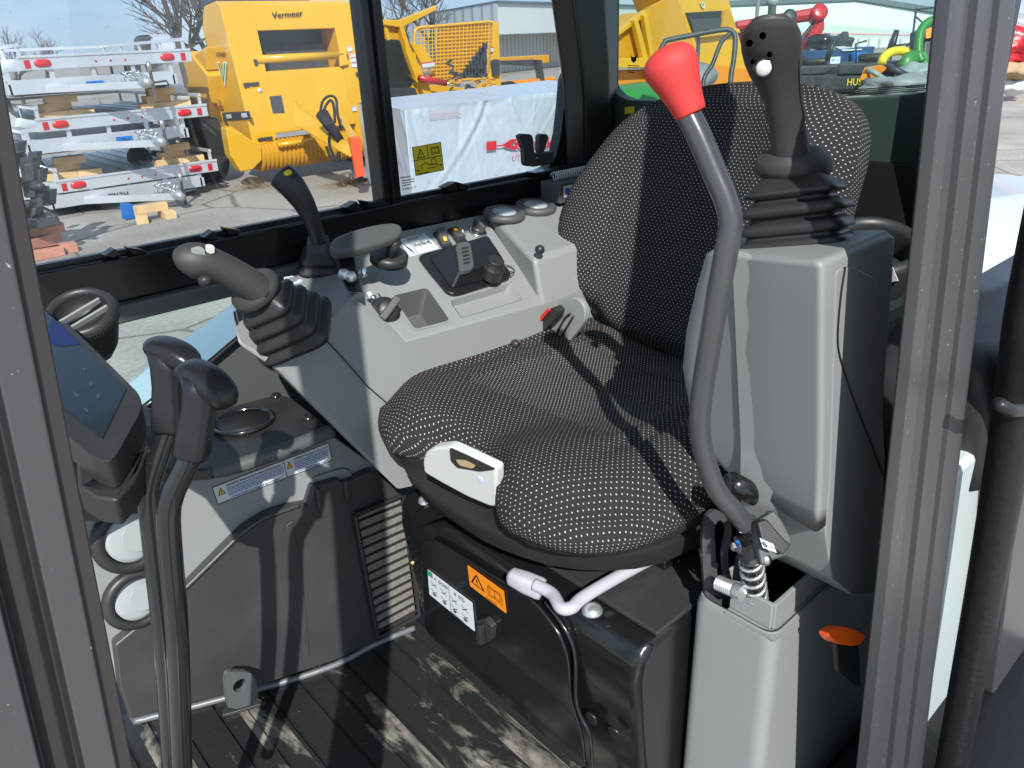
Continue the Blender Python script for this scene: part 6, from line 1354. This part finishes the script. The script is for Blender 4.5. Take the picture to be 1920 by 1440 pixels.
# --- second baler, right of the corner pillar ---------------------------------
y2 = yp(9.2)
b2 = thing('round_baler', 'second yellow round baler seen through the rear window above the seat', 'baler', (16, 9.6, -1.75))
def p2(nm, q, h0, h1, mat, **k): return slab(nm, q, y2, h0, h1, mat, b2, **k)
p2('body', [(1266, -12), (1364, -14), (1405, 138), (1402, 175), (1340, 180), (1312, 120)], -1.0, 0, 'yellow_paint', bev=.03)
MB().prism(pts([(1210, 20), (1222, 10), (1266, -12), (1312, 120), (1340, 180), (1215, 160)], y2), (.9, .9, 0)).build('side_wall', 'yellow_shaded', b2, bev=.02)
p2('window_opening', [(1284, 24), (1352, 20), (1346, 58), (1298, 64)], .0, .02, 'window_dark')
p2('window_cheek', [(1352, 20), (1360, 20), (1374, 52), (1346, 58)], .02, .08, 'yellow_shaded')
p2('crop_belt', [(1290, 36), (1349, 33), (1346, 58), (1298, 63)], .021, .05, 'belt_dark')
p2('window_sill_roll', [(1298, 62), (1376, 54), (1380, 62), (1302, 72)], .02, .12, 'yellow_paint', bev=.02)
p2('ramp', [(1140, 78), (1208, 22), (1212, 30), (1212, 112), (1140, 112)], -.5, -.1, 'yellow_shaded', bev=.02)
p2('ramp_rim', [(1140, 72), (1205, 22), (1212, 18), (1214, 26), (1142, 80)], -.1, .02, 'yellow_paint', bev=.01)
for q in ([(1180, 38), (1188, 36), (1210, 118), (1200, 120)], [(1198, 28), (1206, 26), (1222, 120), (1214, 122)]): p2('lift_cylinder', q, .0, .10, 'yellow_paint', bev=.015)
p2('frame_beam', [(1140, 110), (1225, 108), (1225, 126), (1140, 128)], -.05, .12, 'yellow_paint', bev=.01)
p2('lower_frame', [(1142, 132), (1230, 130), (1240, 160), (1180, 165), (1150, 158)], -.4, -.1, 'orange_paint', bev=.02)
decal('model_plate', pts([(1298, 121), (1352, 122), (1352, 136), (1300, 136)], yp(9.14)), [('text', 'ML370', .42, .8, .6, 'print_white', .5)], b2, base='dark_machine')
decal('safety_decal', pts([(1140, 88), (1157, 87), (1157, 102), (1141, 103)], yp(9.0)), [], b2)
decal('emblem', pts([(1313, 4), (1322, 4), (1321, 16), (1316, 14)], yp(9.17)), [('poly', [(.1, 0), (.5, .9), (.9, 0), (.6, .2), (.5, .5), (.4, .2)], 'machine_green')], b2)
p2('lower_panel', [(1330, 120), (1404, 130), (1405, 175), (1335, 178)], .0, .1, 'orange_paint', bev=.02)
# roll bar in front of it
zt2 = thing('mower_roll_bar', 'dark tubular roll bar rising in front of the second baler', 'roll bar', (10, 5.8, -1.75))
MB().tube(spl([P(x_, y_, 'd', 9) for x_, y_ in ((1236, 100), (1246, 80), (1258, 74), (1340, 58), (1366, 56), (1378, 68), (1376, 110), (1370, 150), (1366, 260))], 5), .03, 0, 10).build('bar', 'dark_machine', zt2, smooth=True)
MB().tube(spl([P(x_, y_, 'd', 9) for x_, y_ in ((1370, 62), (1352, 80), (1336, 120), (1320, 148), (1314, 200))], 5), .026, 0, 10).build('brace', 'dark_machine', zt2, smooth=True)
MB().tube([P(x_, y_, 'd', 9) for x_, y_ in ((1310, 66), (1308, 110), (1302, 200))], .022, 0, 10).build('brace', 'dark_machine', zt2, smooth=True)
# green mower hood and machine low in the rear window
gh = thing('green_mower', 'green hooded mower showing at the bottom left of the rear window', 'mower', (8.5, 7, -1.75))
q0 = P(1175, 172, 'd', 10.5)
MB().loft([(q0 + V((-.9, 0, -.5)), .35, .30, 3), (q0 + V((-.6, 0, -.12)), .5, .20, 3), (q0 + V((.5, 0, -.10)), .5, .20, 3), (q0 + V((.9, 0, -.4)), .35, .3, 3)], (0, 1, 0)).build('hood', 'green_paint', gh, smooth=True)
MB().loft([(q0 + V((.9, .1, -.1)), .3, .25), (q0 + V((1.8, .2, .1)), .4, .2)], (0, 1, 0)).build('cover', 'silver_cover', gh, smooth=True)
MB().box((q0.x - .6, q0.y - .2, -1.75), (q0.x + 1.2, q0.y + .4, q0.z - .2)).build('chassis', 'dark_machine', gh)

# --- buildings ----------------------------------------------------------------
zr = 1.82
c0_ = P(932, 5, 'z', zr); cl = P(750, 36, 'z', zr); crt = P(1045, 8, 'z', zr)
crt = c0_ + (crt - c0_).normalized() * 40; crt.z = zr
wb = thing('metal_warehouse', 'long white ribbed metal building behind the bale processor with shaded bays', 'building', (c0_.x + 6, c0_.y + 6, -1.75))
dl = (cl - c0_); dl.z = 0; cl = c0_ + dl * 1.6
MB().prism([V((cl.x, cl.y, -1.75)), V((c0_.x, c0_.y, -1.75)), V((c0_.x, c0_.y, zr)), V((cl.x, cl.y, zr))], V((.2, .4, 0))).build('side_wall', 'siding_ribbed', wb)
sf = P(932, 64, 'y', c0_.y).z
MB().prism([V((c0_.x, c0_.y, sf)), V((crt.x, crt.y, sf)), V((crt.x, crt.y, zr)), V((c0_.x, c0_.y, zr))], V((.2, .6, 0))).build('fascia', 'siding_white', wb)
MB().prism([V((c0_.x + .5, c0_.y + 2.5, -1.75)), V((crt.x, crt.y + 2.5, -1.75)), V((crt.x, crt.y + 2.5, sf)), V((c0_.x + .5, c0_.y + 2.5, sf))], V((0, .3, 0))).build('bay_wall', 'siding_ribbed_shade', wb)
MB().prism([V((cl.x, cl.y, zr)), V((c0_.x - .1, c0_.y - .2, zr)), V((crt.x, crt.y - .2, zr)), V((crt.x, crt.y + 12, zr + .3)), V((cl.x, cl.y + 8, zr + .3))], V((0, 0, .10))).build('roof', 'roof_trim', wb)
# mint building with low gable
D1 = 58
ga, gp_, gb = P(1120, 22, 'd', D1), P(1600, 1, 'd', D1), P(1800, 34, 'd', D1)
pk_ = P(1600, 1, 'd', D1); ea = P(1150, 20, 'd', D1); eb = P(1960, 58, 'd', D1)
mbld = thing('mint_building', 'large pale mint metal building with a low gable far behind the mowers', 'building', (pk_.x, pk_.y, -1.75))
bk_v = V((.5, .87, 0)) * 14
MB().prism([V((ea.x, ea.y, -1.75)), V((eb.x, eb.y, -1.75)), eb, pk_, ea], bk_v).build('wall', 'siding_mint', mbld)
for a, b in ((ea, pk_), (pk_, eb)):
    MB().prism([a + V((0, -.3, 0)), b + V((0, -.3, 0)), b + V((0, -.3, .35)), a + V((0, -.3, .35))], bk_v * 1.02).build('roof', 'roof_trim', mbld)
for y_, mt in ((96, 'roof_trim'), (62, 'print_pale_red')):
    a, b = P(1395, y_ - 2 if y_ < 80 else 92, 'd', D1 - 1), P(1735, y_ + 4, 'd', D1 - 1); MB().tube([a, b], .06, 0, 6).build('wall_line', mt, mbld)
a, b = P(1410, 70, 'd', D1 - 1.2), P(1745, 74, 'd', D1 - 1.2)
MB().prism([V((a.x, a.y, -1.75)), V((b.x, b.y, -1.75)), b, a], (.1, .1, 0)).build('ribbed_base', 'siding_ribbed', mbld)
pl = thing('utility_pole', 'pale round pole in front of the mint building behind the joystick', 'pole', gz(P(1417, 60, 'd', 40)))
q = gz(P(1417, 60, 'd', 40)); MB().tube([q, q + V((0, 0, 7))], .10, 0, 12).build('shaft', 'silver_cover', pl, smooth=True)
ch = thing('exhaust_stack', 'short grey flue beside the pale pole', 'flue', gz(P(1444, 60, 'd', 42)))
q = gz(P(1444, 60, 'd', 42)); top = P(1444, 10, 'd', 42).z; MB().lathe(q, (0, 0, 1), [(.22, 0), (.22, top - q.z), (.32, top - q.z + .02), (.32, top - q.z + .25), (.1, top - q.z + .5)], n=16).build('pipe', 'silver_cover', ch, smooth=True)
# --- red loader boom ------------------------------------------------------------
rb = thing('red_loader_boom', 'red jointed lifting boom of a loader between the second baler and the blue dumpster', 'loader', gz(P(1470, 60, 'd', 26.1)))
def bar_(nm, l, w_, mt, d__=24.65, th=.36, par=rb):
    l = [P(x_, y_, 'd', d__) for x_, y_ in l]; mb = MB()
    mb.loft([(p, w_[i] if isinstance(w_, list) else w_, th / 2, 5) for i, p in enumerate(l)], (0, 0, 1)) if False else mb.tube(l, w_, 0, 8)
    return mb.build(nm, mt, par, bev=.01)
bar_('upper_arm', [(1380, 50), (1440, 40), (1530, 26)], [.16, .17, .20], 'red_paint')
bar_('lower_arm', [(1533, 24), (1534, 52), (1518, 78), (1500, 105)], [.21, .20, .19, .16], 'red_paint')
MB().lathe(P(1533, 27, 'd', 24.505), -FW, [(.26, -.2), (.26, .2), (.15, .23), (0, .23)], n=24).build('pivot', 'red_paint', rb, smooth=True)
MB().lathe(P(1478, 34, 'd', 24.505), -FW, [(.22, -.17), (.22, .17), (.12, .2), (0, .2)], n=20).build('pivot_plate', 'dark_machine', rb, smooth=True)
bar_('lift_link', [(1526, 45), (1505, 70), (1500, 90)], .07, 'dark_machine')
bar_('hose', [(1376, 60), (1420, 58), (1480, 40), (1520, 30)], .045, 'tyre')
MB().prism([gz(P(1384, 60, 'd', 25.085)), gz(P(1400, 60, 'd', 25.085)), P(1400, 50, 'd', 25.085), P(1382, 54, 'd', 25.085)], (.3, .3, 0)).build('mast', 'red_paint', rb, bev=.02)
# --- dumpster with rubbish ---------------------------------------------------------
d0 = P(1500, 150, 'd', 23.2); d1 = P(1625, 150, 'd', 25.375)
dm = thing('blue_dumpster', 'blue steel dumpster with a white sign and heaped rubbish beside the red boom', 'dumpster', gz(d0))
uu = (d1 - d0); uu.z = 0; vv = V((-uu.y, uu.x, 0)).normalized() * 1.6; zt3 = P(1505, 97, 'd', 23.2).z
q = [gz(d0), gz(d1), gz(d1) + vv, gz(d0) + vv]
MB().rings([[p + V((0, 0, .1)) for p in q], [p + V((0, 0, zt3 + 1.75)) + (p - sum(q, V((0, 0, 0))) / 4) * .08 for p in q]]).build('bin', 'dumpster_blue', dm, bev=.02)
decal('dumpster_sign', [P(1557, 107, 'd', 23.055), P(1576, 106, 'd', 23.2), P(1574, 126, 'd', 23.2), P(1556, 127, 'd', 23.055)], [('text', 'Waste', .1, .45, .3, 'print_blue', .75), ('lines', .15, .6, .85, .85, 2, 'print_black')], dm)
MB().prism([P(1600, 98, 'd', 24.07), P(1625, 98, 'd', 24.65), P(1628, 115, 'd', 24.65), P(1605, 120, 'd', 24.215)], (0, .1, 0)).build('side_tarp', 'blue_plastic', dm)
random.seed(5)
def lump(nm, lab, cat, c, s, mt, n=2, grp=None):
    bm = bmesh.new(); bmesh.ops.create_icosphere(bm, subdivisions=3, radius=1)
    ph = [random.uniform(0, 6) for _ in range(6)]
    vs = []
    for v in bm.verts:
        d = v.co; k_ = 1 + .16 * math.sin(d.x * 5 + ph[0]) + .13 * math.sin(d.y * 7 + ph[1]) + .12 * math.sin(d.z * 8 + ph[2]) + .06 * math.sin(d.x * 17 + d.z * 11 + ph[3])
        vs.append(V((c.x + d.x * s[0] * k_, c.y + d.y * s[1] * k_, c.z + d.z * s[2] * k_)))
    fs = [tuple(v.index for v in f.verts) for f in bm.faces]; bm.free()
    o = mk(nm, vs, fs, mt, smooth=True); return tag(o, lab, cat, grp)
lump('rubbish_bag', 'large dark plastic bag on top of the blue dumpster', 'bag', P(1545, 82, 'd', 24.36), (.62, .45, .30), 'black_tube')
lump('rubbish_bag', 'smaller creased dark bag right of the large one on the dumpster', 'bag', P(1577, 80, 'd', 24.65), (.40, .3, .26), 'dark_machine')
for lab, px_, py_, sx_, mt in (('flattened cardboard sheet on the dumpster rim', 1585, 93, .65, 'cardboard'), ('white board lying over the dumpster edge', 1597, 92, .6, 'label_white'), ('pale torn carton at the front of the dumpster heap', 1550, 96, .8, 'junk')):
    c = P(px_, py_, 'd', 24.215); o = MB().prism([c + V((-sx_, 0, -.03)), c + V((sx_, -.05, -.05)), c + V((sx_ * .9, .3, .05)), c + V((-sx_ * .8, .3, .07))], (0, .02, .03)).build('scrap_sheet', mt); tag(o, lab, 'scrap')
# --- zero-turn mowers ------------------------------------------------------------------
def mower(px_, py_, d__, lab, deck='dark_machine', txt=False, s=1.12):
    c = gz(P(px_, py_, 'd', d__)); o = thing('ride_on_mower', lab, 'mower', c, 'ride-on mowers parked behind the cab')
    uy = V((c.x, c.y, 0)).normalized(); ux = V((uy.y, -uy.x, 0)); F = lambda a, b, z: c + (ux * a + uy * b + zz * z) * s
    B = lambda a, b: MB().box(a, b, 0, F)
    B((-.8, -.5, .10), (.8, .5, .36)).build('cutting_deck', deck, o, bev=.03)
    B((-.5, -.35, .37), (.9, .35, .6)).build('body', 'dark_machine', o, bev=.06)
    MB().loft([(F(.15, 0, .62), .28 * s, .25 * s, 4), (F(.15, 0, .72), .30 * s, .27 * s, 4), (F(.15, 0, .76), .24 * s, .2 * s, 4)], ux).build('seat', 'black_plastic', o, smooth=True)
    MB().loft([(F(.42, 0, .70), .24 * s, .07 * s, 4), (F(.48, 0, .95), .25 * s, .07 * s, 3), (F(.52, 0, 1.18), .17 * s, .05 * s, 2.4)], uy).build('seat_back', 'black_plastic', o, smooth=True)
    for yy in (-.5, .36): MB().lathe(F(.65, yy, .27), uy, [(.12 * s, 0), (.24 * s, 0), (.27 * s, .04 * s), (.27 * s, .14 * s), (.12 * s, .18 * s)], n=24).build('wheel', 'tyre', o, smooth=True)
    for yy in (-.2, .2): MB().tube([F(-.15, yy, .5), F(-.22, yy * 1.3, .95), F(-.02, yy * .4, 1.0)], .018 * s, 0, 8).build('steering_lever', 'dark_machine', o, smooth=True)
    if txt:
        decal('deck_name', [F(-.3, -.52, .34), F(.35, -.52, .34), F(.35, -.52, .16), F(-.3, -.52, .16)], [('text', 'HUSTLER', .03, .86, .72, 'label_yellow', .94)], o, base=None, h=.004)
    return o
mower(1615, 165, 21.0, 'black ride-on mower with yellow lettering on its deck just outside the rear window', txt=True, s=1.3)
mower(1515, 150, 23, 'dark ride-on mower in front of the blue dumpster')
mower(1705, 165, 23, 'grey ride-on mower beside the green loader frame', 'silver_cover')
om = slab('orange_panel', [(1620, 150), (1630, 126), (1655, 122), (1664, 128), (1650, 140), (1640, 152), (1645, 160), (1635, 158)], (P(1640, 140, 'd', 15.95), V((0, -1, 0))), -.1, 0, 'orange_paint', bev=.01)
tag(om, 'bent orange yellow metal guard among the mowers', 'guard')
for lab, l, r_, mt in (('grey gas strut rod crossing the orange guard', [(1625, 128), (1662, 150)], .05, 'silver_cover'), ('black diagonal beam leading to the green loader frame', [(1665, 124), (1705, 145)], .07, 'dark_machine')):
    o = MB().tube([P(x_, y_, 'd', 15.66) for x_, y_ in l], r_, 0, 10).build('machine_strut', mt, smooth=True); tag(o, lab, 'strut')
gl = thing('green_loader_frame', 'bright green curved loader frame with yellow wheel right of the mowers', 'loader', gz(P(1715, 150, 'd', 18.85)))
MB().tube(spl([P(x_, y_, 'd', 18.85) for x_, y_ in ((1775, 36), (1755, 36), (1735, 46), (1724, 66), (1722, 100), (1728, 115))], 5), .105, 0, 10).build('hoop', 'green_paint', gl, smooth=True)
MB().prism([P(1708, 98, 'd', 18.85), P(1738, 96, 'd', 18.85), P(1745, 120, 'd', 18.85), P(1712, 118, 'd', 18.85)], (.1, .2, 0)).build('bracket', 'green_paint', gl, bev=.02)
MB().tube(spl([P(x_, y_, 'd', 18.705) for x_, y_ in ((1730, 115), (1745, 130), (1740, 142))], 4), .09, 0, 8).build('arm', 'green_paint', gl, smooth=True)
q = P(1685, 120, 'd', 19.14)
l = [q + RT * math.cos(a) * .42 + UP * math.sin(a) * .33 for a in [math.pi * i / 12 for i in range(13)]]
MB().tube(l, .11, 0, 8).build('yellow_fender', 'bright_yellow', gl, smooth=True)
MB().lathe(P(1700, 125, 'd', 18.995), (-.3, -1, 0), [(.07, 0), (.35, .03), (.38, .2), (.07, .22)], n=24).build('wheel_disc', 'green_paint', gl, smooth=True)
MB().prism([P(1735, 60, 'd', 20.3), P(1775, 45, 'd', 20.3), P(1775, 120, 'd', 20.3), P(1730, 125, 'd', 20.3)], (.2, .5, 0)).build('cab_side', 'dark_machine', gl, bev=.05)
MB().prism([P(1736, 56, 'd', 20.155), P(1752, 50, 'd', 20.155), P(1752, 70, 'd', 20.155), P(1736, 72, 'd', 20.155)], (.1, .1, 0)).build('orange_lamp', 'orange_paint', gl)
lump('covered_machine', 'lumpy grey covered machine right of the mowers', 'machine', P(1712, 162, 'd', 15.225), (1.0, .8, .24), 'silver_cover')
lump('covered_machine', 'pale plastic wrapped bundle in front of the green loader frame', 'machine', P(1720, 138, 'd', 15.95), (.42, .4, .2), 'vent_white')
# scaffold-like rack
rk = thing('steel_rack', 'thin dark steel rack frame standing before the mint building', 'rack', gz(P(1700, 60, 'd', 22)))
for l in (((1718, 15), (1706, 110)), ((1674, 86), (1670, 112)), ((1674, 86), (1745, 78)), ((1672, 100), (1745, 96)), ((1712, 66), (1745, 66)), ((1718, 18), (1750, 14)), ((1716, 30), (1750, 60))):
    MB().tube([P(x_, y_, 'd', 22) for x_, y_ in l], .03, 0, 6).build('rack_bar', 'dark_machine', rk)
q = P(1706, 110, 'd', 22); MB().tube([gz(q), q], .03, 0, 6).build('rack_leg', 'dark_machine', rk)
q = P(1670, 112, 'd', 22); MB().tube([gz(q), q], .03, 0, 6).build('rack_leg', 'dark_machine', rk)
# things right of the door post
for i, (lab, px_, py_, s_, mt) in enumerate((('magenta red equipment piece far right beyond the door post', 1912, 90, (.45, .3, .25), 'red_paint'), ('brownish timber bundle under the red piece far right', 1914, 132, (.4, .3, .14), 'cardboard'), ('white wheel on the asphalt beyond the door post', 1903, 160, (.22, .2, .13), 'label_white'), ('grey covered load above the red piece far right', 1915, 62, (.45, .3, .2), 'silver_cover'))):
    lump('yard_equipment', lab, 'equipment', P(px_, py_, 'd', 17), [q_ * 1.5 for q_ in s_], mt)
# --- dry grass tufts --------------------------------------------------------------------
random.seed(9)
for lab, px_, py_, n, rad_ in (('dry straw tuft on the asphalt under the baler pickup', 480, 352, 260, .45), ('dry straw heap around the foot of the red jack stand', 655, 345, 420, .45)):
    c = P(px_, py_, 'z', -1.75); mb = MB()
    for i in range(n):
        a = random.uniform(0, 6.28); r_ = random.uniform(0, rad_) ** 1; b = V((c.x + math.cos(a) * r_, c.y + math.sin(a) * r_ * .7, -1.75)); t = b + V((random.uniform(-.16, .16), random.uniform(-.16, .16), random.uniform(.03, .20) * (1.2 - r_ / rad_))); w_ = V((.004, .004, 0))
        mb.add([b - w_, b + w_, t], [(0, 1, 2)])
    o = mb.build('straw_tuft', 'dry_grass'); o['kind'] = 'stuff'; o['label'] = lab
# --- bare trees ----------------------------------------------------------------------------
def tree(lab, base, h, seed, lean=0):
    random.seed(seed); t = thing('bare_tree', lab, 'tree', base, 'leafless trees behind the yard')
    tr = MB(); cw = MB()
    def grow(p, d, L, r, lv):
        n = 3; l = [p]
        for i in range(n):
            d = (d + V((random.uniform(-.12, .12), random.uniform(-.12, .12), random.uniform(-.02, .1)))).normalized(); l.append(l[-1] + d * L / n)
        (tr if lv < 2 else cw).tube(l, [r * (1 - .35 * i / n) for i in range(n + 1)], 0, 6 if lv < 2 else 3, cap=False)
        if lv >= 6: return
        for i in range(3 if lv < 4 else 3):
            k_ = random.uniform(.45, 1) if i else 1; q = l[-1] if i == 0 else l[max(1, int(k_ * n))]
            ax = V((random.uniform(-1, 1), random.uniform(-1, 1), random.uniform(-.3, .5))).normalized()
            grow(q, (d + ax * (.35 if i == 0 else .85)).normalized(), L * random.uniform(.62, .80), r * .6, lv + 1)
    grow(V(base), V((lean, 0, 1)), h * .28, h * .022, 0)
    tr.build('trunk', 'bark', t, smooth=True); cw.build('crown', 'bark', t)
def gp2(x_, D): q = ray(x_, 100); k_ = D / math.hypot(q.x, q.y); return V((q.x * k_, q.y * k_, -1.75))
tree('wide leafless tree left of the yellow baler above the trailers', gp2(345, 34), 8.5, 21)
tree('leafless tree partly behind the left edge of the yellow baler', gp2(400, 38), 10, 4)
tree('leafless tree above the roof of the white ribbed building', gp2(815, 52), 9.5, 8)
tree('small leafless tree rising right of the window mullion', gp2(770, 56), 8.0, 17)
tree('low leafless tree at the far left by the door post', gp2(18, 46), 4.2, 33)
tree('faint leafless tree behind the left end of the trailer stack', gp2(75, 60), 4.6, 41)
